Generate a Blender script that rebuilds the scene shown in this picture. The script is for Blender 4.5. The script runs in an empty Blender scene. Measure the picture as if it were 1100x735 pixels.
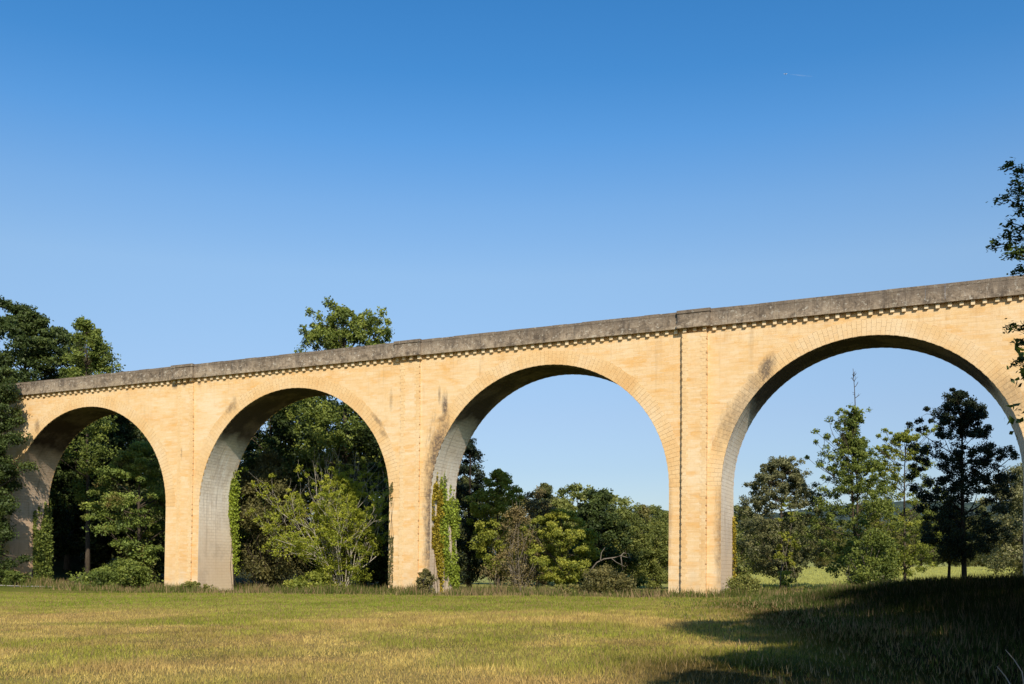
import bpy, math, numpy as np
from math import sin, cos, pi, radians, sqrt, atan2

# ------------------------------------------------------------------ basics
scene = bpy.context.scene
COL = scene.collection
CAMZ = 1.75
F, W0, H0, HOR = 1081.0, 1100.0, 735.0, 613.0      # focal length / frame / horizon of the photograph, in its own pixels
RNG = np.random.default_rng(11)

def at(px, py, Y):
    return np.array([(px - 550) / F * Y, Y, CAMZ + (HOR - py) / F * Y])

def X_at(px, Y):
    return (px - 550) / F * Y

def tag(o, label=None, cat=None, group=None, kind=None):
    if label: o['label'] = label
    if cat: o['category'] = cat
    if group: o['group'] = group
    if kind: o['kind'] = kind
    return o

def empty(name, loc, rz=0.0):
    o = bpy.data.objects.new(name, None)
    COL.objects.link(o)
    o.location = loc
    o.rotation_euler = (0, 0, rz)
    o.empty_display_size = 0.3
    return o

def copy_tree(o, parent=None):
    c = o.copy()
    COL.objects.link(c)
    if parent is not None:
        c.parent = parent
    for ch in list(o.children):
        copy_tree(ch, c)
    return c

# ------------------------------------------------------------------ numpy value noise
_perm = np.random.default_rng(5).random((256, 256))
def vnoise(x, y, s=0):
    x = np.asarray(x, float) + 17.31 * s; y = np.asarray(y, float) + 5.77 * s
    xi = np.floor(x).astype(int); yi = np.floor(y).astype(int)
    fx = x - xi; fy = y - yi
    fx = fx * fx * (3 - 2 * fx); fy = fy * fy * (3 - 2 * fy)
    g = lambda a, b: _perm[a & 255, b & 255]
    return (g(xi, yi) * (1 - fx) + g(xi + 1, yi) * fx) * (1 - fy) + (g(xi, yi + 1) * (1 - fx) + g(xi + 1, yi + 1) * fx) * fy

def fbm(x, y, s=0, o=4):
    r = 0; a = .5; t = 0
    for i in range(o):
        r = r + a * vnoise(x * 2 ** i, y * 2 ** i, s + i); t += a; a *= .55
    return r / t

def sstep(a, b, x):
    t = np.clip((np.asarray(x, float) - a) / (b - a), 0, 1)
    return t * t * (3 - 2 * t)

# ------------------------------------------------------------------ mesh accumulation
class MB:
    def __init__(s):
        s.v = []; s.f = []; s.m = []; s.uv = []; s.has_uv = False
    def add(s, verts, faces, mi=0, uvs=None):
        o = len(s.v)
        s.v.extend([tuple(p) for p in verts])
        for i, f in enumerate(faces):
            s.f.append(tuple(o + k for k in f)); s.m.append(mi)
            if uvs is not None:
                s.has_uv = True; s.uv.append(uvs[i])
            else:
                s.uv.append([(0, 0)] * len(f))
    def box(s, x0, x1, y0, y1, z0, z1, mi=0):
        v = [(x, y, z) for z in (z0, z1) for y in (y0, y1) for x in (x0, x1)]
        s.add(v, [(0, 2, 3, 1), (4, 5, 7, 6), (0, 1, 5, 4), (2, 6, 7, 3), (0, 4, 6, 2), (1, 3, 7, 5)], mi)
    def tube(s, pts, rad, n=6, mi=0, cap=True):
        pts = np.asarray(pts, float); m = len(pts)
        tan = np.gradient(pts, axis=0)
        tan /= np.linalg.norm(tan, axis=1)[:, None] + 1e-9
        ref = np.array([1., 0, 0]) if abs(tan[0][0]) < .8 else np.array([0, 1., 0])
        vs = []
        for i in range(m):
            a = np.cross(tan[i], ref); a /= np.linalg.norm(a) + 1e-9
            b = np.cross(tan[i], a)
            for k in range(n):
                t = 2 * pi * k / n
                vs.append(pts[i] + rad[i] * (cos(t) * a + sin(t) * b))
        fs = [(i * n + k, i * n + (k + 1) % n, (i + 1) * n + (k + 1) % n, (i + 1) * n + k) for i in range(m - 1) for k in range(n)]
        if cap:
            fs.append(tuple(range((m - 1) * n, m * n)))
            fs.append(tuple(reversed(range(n))))
        s.add(vs, fs, mi)
    def build(s, name, mats, parent=None, smooth=False):
        me = bpy.data.meshes.new(name)
        me.from_pydata(s.v, [], s.f)
        for m in (mats if isinstance(mats, (list, tuple)) else [mats]):
            me.materials.append(m)
        me.polygons.foreach_set('material_index', s.m)
        if smooth:
            me.polygons.foreach_set('use_smooth', [True] * len(s.f))
        if s.has_uv:
            ul = me.uv_layers.new(name='UVMap')
            ul.data.foreach_set('uv', np.array([c for f in s.uv for p in f for c in p], np.float32))
        me.update()
        o = bpy.data.objects.new(name, me)
        COL.objects.link(o)
        if parent is not None: o.parent = parent
        return o

def weld(o):
    import bmesh
    b = bmesh.new(); b.from_mesh(o.data); bmesh.ops.remove_doubles(b, verts=b.verts, dist=.001); b.to_mesh(o.data); b.free(); return o

def poly_mesh(name, V, k, mat, parent=None, fattr=None, cattr=None, smooth=False):
    """V: (N,k,3) array of N loose k-gons."""
    N = len(V)
    me = bpy.data.meshes.new(name)
    me.vertices.add(N * k)
    me.vertices.foreach_set('co', np.ascontiguousarray(V.reshape(-1), np.float32))
    me.loops.add(N * k)
    me.loops.foreach_set('vertex_index', np.arange(N * k, dtype=np.int32))
    me.polygons.add(N)
    me.polygons.foreach_set('loop_start', np.arange(0, N * k, k, dtype=np.int32))
    me.polygons.foreach_set('loop_total', np.full(N, k, np.int32))
    if fattr is not None:
        a = me.attributes.new('tint', 'FLOAT', 'POINT')
        a.data.foreach_set('value', np.repeat(fattr, k).astype(np.float32))
    if cattr is not None:
        a = me.color_attributes.new('col', 'FLOAT_COLOR', 'POINT')
        c = np.ones((N, 4), np.float32); c[:, :3] = cattr
        a.data.foreach_set('color', np.repeat(c, k, axis=0).reshape(-1))
    me.materials.append(mat)
    me.update(calc_edges=True)
    o = bpy.data.objects.new(name, me)
    COL.objects.link(o)
    if parent is not None: o.parent = parent
    return o

# ------------------------------------------------------------------ node helpers
class NT:
    def __init__(s, name):
        s.mat = bpy.data.materials.new(name); s.mat.use_nodes = True
        s.t = s.mat.node_tree; s.t.nodes.clear()
        s.out = s.t.nodes.new('ShaderNodeOutputMaterial')
    def n(s, typ, **kw):
        nd = s.t.nodes.new('ShaderNode' + typ)
        for k, v in kw.items(): setattr(nd, k, v)
        return nd
    def link(s, a, b): s.t.links.new(a, b)
    def put(s, sock, v):
        if isinstance(v, bpy.types.NodeSocket): s.link(v, sock)
        elif isinstance(v, (tuple, list)) and sock.type == 'RGBA': sock.default_value = (*v[:3], 1)
        else: sock.default_value = v
    def math(s, op, a, b=0.0, c=None, clamp=False):
        nd = s.n('Math', operation=op, use_clamp=clamp)
        s.put(nd.inputs[0], a); s.put(nd.inputs[1], b)
        if c is not None: s.put(nd.inputs[2], c)
        return nd.outputs[0]
    def mix(s, f, a, b, mode='MIX'):
        nd = s.n('Mix', data_type='RGBA', blend_type=mode, clamp_factor=True)
        s.put(nd.inputs[0], f); s.put(nd.inputs[6], a); s.put(nd.inputs[7], b)
        return nd.outputs[2]
    def noise(s, vec, scale, detail=4, rough=.6, dist=0.0):
        nd = s.n('TexNoise'); nd.inputs['Scale'].default_value = scale; nd.inputs['Detail'].default_value = detail
        nd.inputs['Roughness'].default_value = rough; nd.inputs['Distortion'].default_value = dist
        if vec is not None: s.link(vec, nd.inputs['Vector'])
        return nd.outputs[0]
    def rng(s, v, a, b, c=0.0, d=1.0):
        nd = s.n('MapRange', clamp=True)
        s.put(nd.inputs[0], v); nd.inputs[1].default_value = a; nd.inputs[2].default_value = b
        s.put(nd.inputs[3], c); s.put(nd.inputs[4], d)
        return nd.outputs[0]
    def mapping(s, vec, scale=(1, 1, 1), loc=(0, 0, 0), rot=(0, 0, 0)):
        nd = s.n('Mapping'); s.link(vec, nd.inputs[0])
        nd.inputs['Location'].default_value = loc; nd.inputs['Scale'].default_value = scale; nd.inputs['Rotation'].default_value = rot
        return nd.outputs[0]
    def comb(s, x, y, z=0.0):
        nd = s.n('CombineXYZ'); s.put(nd.inputs[0], x); s.put(nd.inputs[1], y); s.put(nd.inputs[2], z)
        return nd.outputs[0]
    def ramp(s, f, stops):
        nd = s.n('ValToRGB'); e = nd.color_ramp.elements
        while len(e) < len(stops): e.new(.5)
        for i, (p, c) in enumerate(stops):
            e[i].position = p; e[i].color = (*c, 1)
        s.link(f, nd.inputs[0]); return nd.outputs[0]
    def finish(s, col, rough=.9, bump=None, bstr=.4, bdist=.03, spec=.2):
        p = s.n('BsdfPrincipled')
        s.put(p.inputs['Base Color'], col); s.put(p.inputs['Roughness'], rough)
        p.inputs['Specular IOR Level'].default_value = spec
        if bump is not None:
            b = s.n('Bump'); b.inputs['Strength'].default_value = bstr; b.inputs['Distance'].default_value = bdist
            s.link(bump, b.inputs['Height']); s.link(b.outputs[0], p.inputs['Normal'])
        s.link(p.outputs[0], s.out.inputs[0])
        return s.mat

# ------------------------------------------------------------------ viaduct frame (local x along the wall, y into it, z up)
TH = radians(66.87); DW = 72.1
SC, PITCH, RAD, ZS, WID = -40.5, 21.5, 9.0, 7.2, 3.95
DVEC = np.array([sin(TH), -cos(TH)]); NVEC = np.array([-cos(TH), -sin(TH)])
def to_wall(px, py, off=0.0):
    a = (px - 550) / F; b = (HOR - py) / F
    P0 = np.array([0, DW]) - off * NVEC
    r = np.array([a, 1.0]); t = (P0 @ NVEC) / (r @ NVEC)
    return float((r * t - P0) @ DVEC), float(CAMZ + b * t)
def from_wall(s, y, z):
    p = np.array([0, DW]) + s * DVEC - y * NVEC
    return np.array([p[0], p[1], z])

# ------------------------------------------------------------------ terrain
def ground_z(x, y):
    x = np.asarray(x, float); y = np.asarray(y, float)
    z = .10 * (fbm(x / 9, y / 9, 3) - .5) + .03 * (fbm(x / 2.1, y / 2.1, 9, 2) - .5)
    # rough bank that climbs towards the right of the meadow
    bank = sstep(0, 13, x - (4.5 + .13 * y)) * sstep(74, 50, y) * sstep(-30, 8, y)
    z = z + 1.02 * bank
    # hillside on the left behind the viaduct
    z = z + .045 * np.clip(-30 - x, 0, 60) * sstep(55, 95, y)
    z = z + 9.0 * sstep(-34, -75, x + .25 * (y - 100)) * sstep(96, 150, y)
    # meadow beyond the arches climbs a little
    z = z + 2.6 * sstep(85, 230, y) * sstep(-10, 40, x) + 10 * sstep(240, 700, y) 
    z = z - .35 * sstep(76, 84, y + .4272 * x - 8) * sstep(112, 98, y + .4272 * x) * sstep(-12, -4, x) * sstep(30, 12, x)
    return z

def grass_col(x, y):
    """sRGB-ish linear albedo of the meadow at a ground point."""
    n1 = fbm(x / 6.5, y / 11, 1); n2 = fbm(x / 1.7, y / 2.6, 4); n3 = fbm(x / 17, y / 23, 8, 3)
    dry = sstep(.40, .62, n1 * .55 + n2 * .25 + n3 * .2)
    band = sstep(33, 50, y + 7 * (n3 - .5) + .10 * x)        # greener strip towards the viaduct
    dry = dry * (1 - .8 * band) * (1 - .25 * sstep(26, 8, y)) + .27 * (1 - band)
    dry = np.clip(dry + .22 * sstep(.55, .7, n2) * (1 - band), 0, 1)
    painted_shade = sstep(0, 4, x - (1.4 + .14 * y)) * sstep(62, 50, y)  # mask that darkens the grass colour to deepen the tree shade
    painted_shade = np.maximum(painted_shade, .8 * sstep(23, 17, y) * sstep(1.2, 3.0, x))
    far = sstep(85, 105, y)
    g = np.array([.150, .160, .022]); d = np.array([.262, .200, .068]); fg = np.array([.27, .27, .085]); dk = np.array([.105, .135, .018])
    grn = g[None] * (1 - band[:, None] * .75) + dk[None] * band[:, None] * .75
    c = grn * (1 - dry[:, None]) + d[None] * dry[:, None]
    c = c * (1 - far[:, None]) + fg[None] * far[:, None]
    n4 = fbm(x / .55, y / .8, 14, 2); n5 = fbm(x / 3.4, y / 4.5, 19, 3)  # n4 mottles brightness, tuft shading put into the colour
    rb = sstep(.56, .68, n5) * (1 - .7 * band) * (1 - far)
    c = c * (1 - .55 * rb[:, None]) + np.array([.225, .150, .062])[None] * (.55 * rb[:, None])
    lush = sstep(.44, .33, n5) * (1 - far)
    c = c * (1 - .5 * lush[:, None]) + np.array([.105, .125, .018])[None] * (.5 * lush[:, None])
    c = c * (.72 + .56 * n4[:, None]) * (1 - .84 * painted_shade[:, None])
    return c * (.82 + .36 * n2[:, None]) * (1.85 - .85 * painted_shade[:, None] - .50 * far[:, None]) * np.array([1.03, 1.0, .90])[None]

def m_ground():
    N = NT('meadow_ground'); at_ = N.n('Attribute', attribute_name='col')
    geo = N.n('NewGeometry')
    nz = N.noise(geo.outputs['Position'], 3.0, 6, .7); n2 = N.noise(geo.outputs['Position'], .35, 4)
    f = N.math('ADD', N.rng(nz, .25, .75, .65, 1.25), N.rng(n2, .3, .7, -.15, .15))
    c = N.mix(1.0, at_.outputs['Color'], N.comb(f, f, f), 'MULTIPLY')
    return N.finish(c, 1.0, nz, .9, .12, 0.05)

def make_ground():
    def axis(lo, hi, st, far0, far1):
        a = list(np.arange(lo, hi + .01, st)); s = st
        v = hi
        while v < far1: s *= 1.18; v += s; a.append(v)
        v = lo; s = st
        while v > far0: s *= 1.18; v -= s; a.insert(0, v)
        return np.array(a)
    xs = axis(-75, 70, 1.1, -4500, 4500); ys = axis(-20, 130, 1.1, -900, 6000)
    Xg, Yg = np.meshgrid(xs, ys)
    x = Xg.ravel(); y = Yg.ravel(); z = ground_z(x, y)
    nx, ny = len(xs), len(ys)
    idx = np.arange(nx * ny).reshape(ny, nx)
    q = np.stack([idx[:-1, :-1], idx[:-1, 1:], idx[1:, 1:], idx[1:, :-1]], -1).reshape(-1, 4)
    me = bpy.data.meshes.new('ground')
    me.from_pydata(np.stack([x, y, z], 1).tolist(), [], q.tolist())
    me.polygons.foreach_set('use_smooth', [True] * len(q))
    a = me.color_attributes.new('col', 'FLOAT_COLOR', 'POINT')
    c = np.ones((len(x), 4), np.float32); wood_shade = sstep(-5, -14, x + .10 * (y - 80)) * sstep(84, 92, y + .30 * (x + 20))
    c[:, :3] = grass_col(x, y) * np.where((y > 85), 1, .62)[:, None] * (1 - .88 * wood_shade[:, None])  # ground under the wood darkened in colour for deep shade
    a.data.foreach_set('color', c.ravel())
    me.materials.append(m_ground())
    o = bpy.data.objects.new('ground', me); COL.objects.link(o)
    tag(o, kind='structure')
make_ground()

# ------------------------------------------------------------------ stone materials
def stain_sum(N, s, z, y_or_none, lst, wob):
    tot = None
    for (cs, cz, rs, rz, rot, k) in lst:
        ds = N.math('SUBTRACT', s, cs); dz = N.math('SUBTRACT', z, cz)
        c, sn = cos(rot), sin(rot)
        u = N.math('DIVIDE', N.math('ADD', N.math('MULTIPLY', ds, c), N.math('MULTIPLY', dz, sn)), rs)
        v = N.math('DIVIDE', N.math('SUBTRACT', N.math('MULTIPLY', dz, c), N.math('MULTIPLY', ds, sn)), rz)
        r = N.math('SQRT', N.math('ADD', N.math('MULTIPLY', u, u), N.math('MULTIPLY', v, v)))
        r = N.math('ADD', r, wob)
        m = N.rng(r, 1.1, .35, 0, k)
        tot = m if tot is None else N.math('MAXIMUM', tot, m)
    return tot

STAINS = []
def st(px, py, rs, rz, rot=0, k=.8):
    s, z = to_wall(px, py); STAINS.append((s, z, rs, rz, rot, k))
st(478, 437, .30, 1.15, 0, .95); st(472, 424, .14, .7, 0, .6); st(475, 450, .55, .35, .5, .7)
st(248, 438, .8, .35, .75, .6); st(252, 434, .3, .7, 0, .45)
st(823, 398, .55, 1.25, -.35, .9)
st(406, 452, .9, .22, -.85, .6); st(412, 466, .5, .25, -.8, .5)
st(40, 458, .35, .7, 0, .6); st(420, 430, .16, .9, 0, .4)
st(188, 414, .35, .35, 0, .8); st(199, 413, .2, .25, 0, .7); st(214, 412, .25, .2, 0, .7); st(196, 487, .12, .6, 0, .5)
st(465, 560, .75, 7.5, 0, .92); st(470, 482, .75, 2.6, -.32, .9)
st(776, 575, .55, 4.2, 0, .62)
st(792, 446, 1.0, 2.6, -.62, .5); st(812, 414, .8, 1.0, -.6, .5)
st(1085, 425, .9, 1.6, .6, .4); st(720, 560, .2, 4, 0, .35); st(172, 545, .2, 2.5, 0, .4)

def wall_coords(N):
    tc = N.n('TexCoord'); sp = N.n('SeparateXYZ'); N.link(tc.outputs['Object'], sp.inputs[0])
    return tc.outputs['Object'], sp.outputs[0], sp.outputs[1], sp.outputs[2]

def m_wall():
    N = NT('golden_ashlar'); P, s, y, z = wall_coords(N)
    wv = N.noise(P, .8, 2); 
    hs_ = N.noise(N.mapping(P, (.9, .9, 7.0)), 1.0, 4, .7)
    zz = N.math('ADD', z, N.math('MULTIPLY', N.math('SUBTRACT', wv, .5), .05))
    br = N.n('TexBrick', offset=.5); br.inputs['Scale'].default_value = 1.0
    br.inputs['Brick Width'].default_value = .62; br.inputs['Row Height'].default_value = .26
    br.inputs['Mortar Size'].default_value = .012; br.inputs['Mortar Smooth'].default_value = .5; br.inputs['Bias'].default_value = -.1
    br.inputs['Color1'].default_value = (0, 0, 0, 1); br.inputs['Color2'].default_value = (1, 1, 1, 1); br.inputs['Mortar'].default_value = (.5, .5, .5, 1)
    N.link(N.comb(s, zz), br.inputs['Vector'])
    big = N.noise(N.mapping(P, (.16, .16, .30)), 1.0, 5, .6); mid = N.noise(N.mapping(P, (.5, .5, 1.6)), 1.0, 4, .65)
    fine = N.noise(P, 7.0, 4, .7)
    base = N.ramp(big, [(.30, (.70, .425, .175)), (.45, (.755, .505, .240)), (.57, (.775, .555, .300)), (.72, (.79, .625, .405))])
    base = N.mix(N.rng(mid, .49, .66, 0, .8), base, (.74, .42, .14))
    base = N.mix(N.math('MULTIPLY', N.rng(br.outputs[0], 0, 1, 0, .55), 1.0), base, N.mix(.5, base, (.84, .70, .50)))
    base = N.mix(N.rng(hs_, .52, .70, 0, .5), base, N.mix(1.0, base, (.84, .74, .60), 'MULTIPLY'))
    base = N.mix(N.rng(hs_, .46, .32, 0, .4), base, (.82, .70, .52))
    base = N.mix(N.rng(fine, .25, .8, .0, .5), base, N.mix(1.0, base, (.80, .74, .66), 'MULTIPLY'))
    base = N.mix(N.math('MULTIPLY', br.outputs[1], N.rng(N.noise(P, .6, 4), .42, .68, .04, .38)), base, (.48, .30, .13))
    # sooty and mossy stains, streaky
    wob = N.math('MULTIPLY', N.math('SUBTRACT', N.noise(N.mapping(P, (3.6, 3.6, 1.1)), 1.0, 6, .8), .5), 2.1)
    sm = stain_sum(N, s, z, None, STAINS, wob)
    sm = N.math('MULTIPLY', sm, N.rng(N.noise(P, 5.5, 3, .7), .3, .55, .45, 1))
    base = N.mix(sm, base, (.115, .085, .065))
    # damp foot of the piers
    low = N.math('MULTIPLY', N.rng(z, 2.6, .2, 0, 1), N.rng(N.noise(N.mapping(P, (1.5, 1.5, .6)), 1, 4, .7), .38, .62, 0, .55))
    base = N.mix(low, base, (.55, .43, .28))
    dr = N.math('MULTIPLY', N.rng(N.noise(N.mapping(P, (1.1, 1.1, .055)), 1, 5, .75), .56, .70, 0, .55), N.rng(z, 11.5, 17.2, 0, 1))
    base = N.mix(dr, base, (.40, .27, .14))
    # weather line under the cornice
    up = N.math('MULTIPLY', N.rng(z, 16.0, 17.3, 0, 1), N.rng(N.noise(N.mapping(P, (1.8, 1.8, .25)), 1, 4, .7), .5, .7, 0, .45))
    base = N.mix(up, base, (.46, .27, .11))
    bump = N.math('ADD', N.math('MULTIPLY', br.outputs[1], -.8), N.math('MULTIPLY', fine, .8))
    return N.finish(base, .95, bump, .32, .03, .1)

def m_soffit():
    """UV: x depth through the arch, y height / arc length."""
    N = NT('pale_barrel_stone'); uv = N.n('UVMap'); sp = N.n('SeparateXYZ'); N.link(uv.outputs[0], sp.inputs[0])
    P, s, y, z = wall_coords(N)
    u, v = sp.outputs[0], sp.outputs[1]
    br = N.n('TexBrick', offset=.5); br.inputs['Scale'].default_value = 1.0
    br.inputs['Brick Width'].default_value = .55; br.inputs['Row Height'].default_value = .25
    br.inputs['Mortar Size'].default_value = .018; br.inputs['Mortar Smooth'].default_value = .4
    br.inputs['Color1'].default_value = (0, 0, 0, 1); br.inputs['Color2'].default_value = (1, 1, 1, 1)
    N.link(N.comb(u, v), br.inputs['Vector'])
    bg = N.noise(P, .35, 4); fine = N.noise(P, 6, 4, .7)
    streak = N.noise(N.comb(N.math('MULTIPLY', u, 3.0), N.math('MULTIPLY', v, .16), N.math('MULTIPLY', s, .2)), 1.0, 4, .65)
    base = N.ramp(bg, [(.3, (.84, .72, .56)), (.5, (.88, .79, .65)), (.7, (.92, .86, .75))])
    base = N.mix(N.rng(br.outputs[0], 0, 1, 0, .3), base, N.mix(1, base, (.84, .76, .66), 'MULTIPLY'))
    base = N.mix(N.rng(fine, .35, .85, 0, .3), base, (.60, .49, .37))
    base = N.mix(N.math('MULTIPLY', br.outputs[1], N.rng(N.noise(P, .8, 4), .35, .65, .1, .65)), base, (.34, .25, .17))
    base = N.mix(N.rng(streak, .56, .70, 0, .62), base, (.38, .30, .22))
    base = N.mix(N.rng(streak, .42, .32, 0, .5), base, (.9, .87, .80))
    # yellower stone near the ground, crown colour darkened as painted shade
    rough = N.noise(P, 1.1, 5, .75)
    base = N.mix(N.rng(rough, .52, .68, 0, .4), base, (.56, .43, .30))
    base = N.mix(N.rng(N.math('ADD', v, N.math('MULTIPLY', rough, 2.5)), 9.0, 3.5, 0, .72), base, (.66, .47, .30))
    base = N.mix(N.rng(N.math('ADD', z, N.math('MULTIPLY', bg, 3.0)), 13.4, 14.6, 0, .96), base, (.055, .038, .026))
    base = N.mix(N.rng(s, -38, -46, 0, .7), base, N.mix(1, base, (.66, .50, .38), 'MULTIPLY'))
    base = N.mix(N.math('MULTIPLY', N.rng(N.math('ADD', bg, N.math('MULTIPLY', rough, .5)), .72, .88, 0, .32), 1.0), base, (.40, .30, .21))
    bump = N.math('ADD', N.math('MULTIPLY', br.outputs[1], -.8), N.math('MULTIPLY', fine, .7))
    return N.finish(base, .95, bump, .6, .04, .1)

def m_ring():
    """UV: x arc length, y radius from the arch centre."""
    N = NT('golden_voussoirs'); uv = N.n('UVMap'); P, s, y, z = wall_coords(N)
    br = N.n('TexBrick', offset=.5); br.inputs['Scale'].default_value = 1.0
    br.inputs['Brick Width'].default_value = .5; br.inputs['Row Height'].default_value = pi * RAD / 104
    br.inputs['Mortar Size'].default_value = .010; br.inputs['Mortar Smooth'].default_value = .4
    br.inputs['Color1'].default_value = (0, 0, 0, 1); br.inputs['Color2'].default_value = (1, 1, 1, 1)
    sp = N.n('SeparateXYZ'); N.link(uv.outputs[0], sp.inputs[0])
    N.link(N.comb(sp.outputs[1], sp.outputs[0]), br.inputs['Vector'])
    big = N.noise(P, .22, 4); fine = N.noise(P, 7, 4, .7)
    base = N.ramp(big, [(.32, (.70, .43, .18)), (.5, (.755, .52, .26)), (.68, (.785, .595, .36))])
    base = N.mix(N.rng(br.outputs[0], 0, 1, 0, .4), base, N.mix(1, base, (.90, .80, .68), 'MULTIPLY'))
    base = N.mix(N.rng(fine, .3, .8, 0, .5), base, N.mix(1.0, base, (.80, .74, .66), 'MULTIPLY'))
    jm = N.math('MULTIPLY', br.outputs[1], N.rng(N.noise(P, .45, 4), .50, .68, .0, .65))
    base = N.mix(jm, base, (.28, .17, .09))
    wob = N.math('MULTIPLY', N.math('SUBTRACT', N.noise(N.mapping(P, (3.6, 3.6, 1.1)), 1.0, 6, .8), .5), 2.1)
    sm = stain_sum(N, s, z, None, STAINS, wob)
    sm = N.math('MULTIPLY', sm, N.rng(N.noise(P, 5.5, 3, .7), .3, .55, .45, 1))
    base = N.mix(sm, base, (.115, .085, .065))
    bump = N.math('ADD', N.math('MULTIPLY', br.outputs[1], -.9), N.math('MULTIPLY', fine, .7))
    return N.finish(base, .95, bump, .6, .04, .1)

def m_parapet():
    N = NT('weathered_parapet_stone'); P, s, y, z = wall_coords(N)
    big = N.noise(N.mapping(P, (.35, .35, .8)), 1, 5, .7); fine = N.noise(P, 6, 6, .8)
    mott = N.noise(P, 1.9, 6, .75, .4); streak = N.noise(N.mapping(P, (1.7, 1.7, .22)), 1, 5, .75)
    lich = N.noise(N.mapping(P, (3.2, 3.2, 4.0)), 1, 4, .75)
    base = N.ramp(N.math('ADD', N.math('MULTIPLY', big, .5), N.math('MULTIPLY', mott, .5)),
                  [(.36, (.145, .110, .078)), (.46, (.27, .208, .146)), (.55, (.375, .295, .21)), (.66, (.50, .41, .30))])
    base = N.mix(N.rng(mott, .50, .40, 0, .5), base, (.12, .095, .07))
    base = N.mix(N.rng(streak, .49, .64, 0, .66), base, (.10, .082, .066))
    base = N.mix(N.rng(streak, .42, .33, 0, .55), base, (.44, .36, .25))
    base = N.mix(N.rng(lich, .56, .64, 0, .8), base, (.60, .54, .43))
    base = N.mix(N.rng(fine, .38, .68, 0, .75), base, N.mix(1, base, (.50, .47, .45), 'MULTIPLY'))
    base = N.mix(N.math('MULTIPLY', N.rng(z, 18.25, 18.7), N.rng(mott, .35, .6, .1, .7)), base, (.125, .10, .078))
    base = N.mix(N.math('MULTIPLY', N.rng(z, 18.1, 17.8), N.rng(mott, .4, .6, .0, .6)), base, (.40, .31, .20))
    jt = N.math('LESS_THAN', N.math('FRACT', N.math('DIVIDE', s, 1.1)), .02)
    base = N.mix(N.math('MULTIPLY', jt, .35), base, (.06, .05, .04))
    return N.finish(base, .95, N.math('ADD', fine, mott), .8, .05, .1)

def m_corbel():
    N = NT('cornice_corbel_stone'); P, s, y, z = wall_coords(N)
    a = N.noise(P, 1.4, 4); b = N.noise(P, 9, 4)
    base = N.ramp(a, [(.3, (.66, .47, .25)), (.6, (.80, .64, .41))])
    base = N.mix(N.rng(b, .4, .8, 0, .5), base, (.5, .36, .2))
    return N.finish(base, .95, b, .4, .02, .1)

def m_quoin():
    N = NT('quoin_stone'); P, s, y, z = wall_coords(N)
    big = N.noise(N.mapping(P, (.2, .2, .35)), 1, 5)
    base = N.ramp(big, [(.32, (.70, .43, .18)), (.5, (.755, .52, .26)), (.7, (.79, .61, .37))])
    fine = N.noise(P, 8, 4)
    base = N.mix(N.rng(fine, .4, .8, 0, .5), base, (.52, .34, .16))
    return N.finish(base, .95, fine, .5, .03, .1)

def m_notch_shade():
    N = NT('painted_notch_shadow'); P, s, y, z = wall_coords(N)
    return N.finish(N.mix(N.noise(P, 4), (.28, .16, .07), (.50, .31, .14)), 1)

M_WALL, M_SOF, M_RING, M_PAR, M_CORB, M_QUO, M_NOTCH_SHADE = m_wall(), m_soffit(), m_ring(), m_parapet(), m_corbel(), m_quoin(), m_notch_shade()

# ------------------------------------------------------------------ viaduct
BAT = .028
def yf(z): return -BAT * max(0.0, 12 - z)
def yb(z): return WID + BAT * max(0.0, 12 - z)
Z0, ZT = -1.2, 17.70
KS = [-1, 0, 1, 2, 3, 4]

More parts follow.
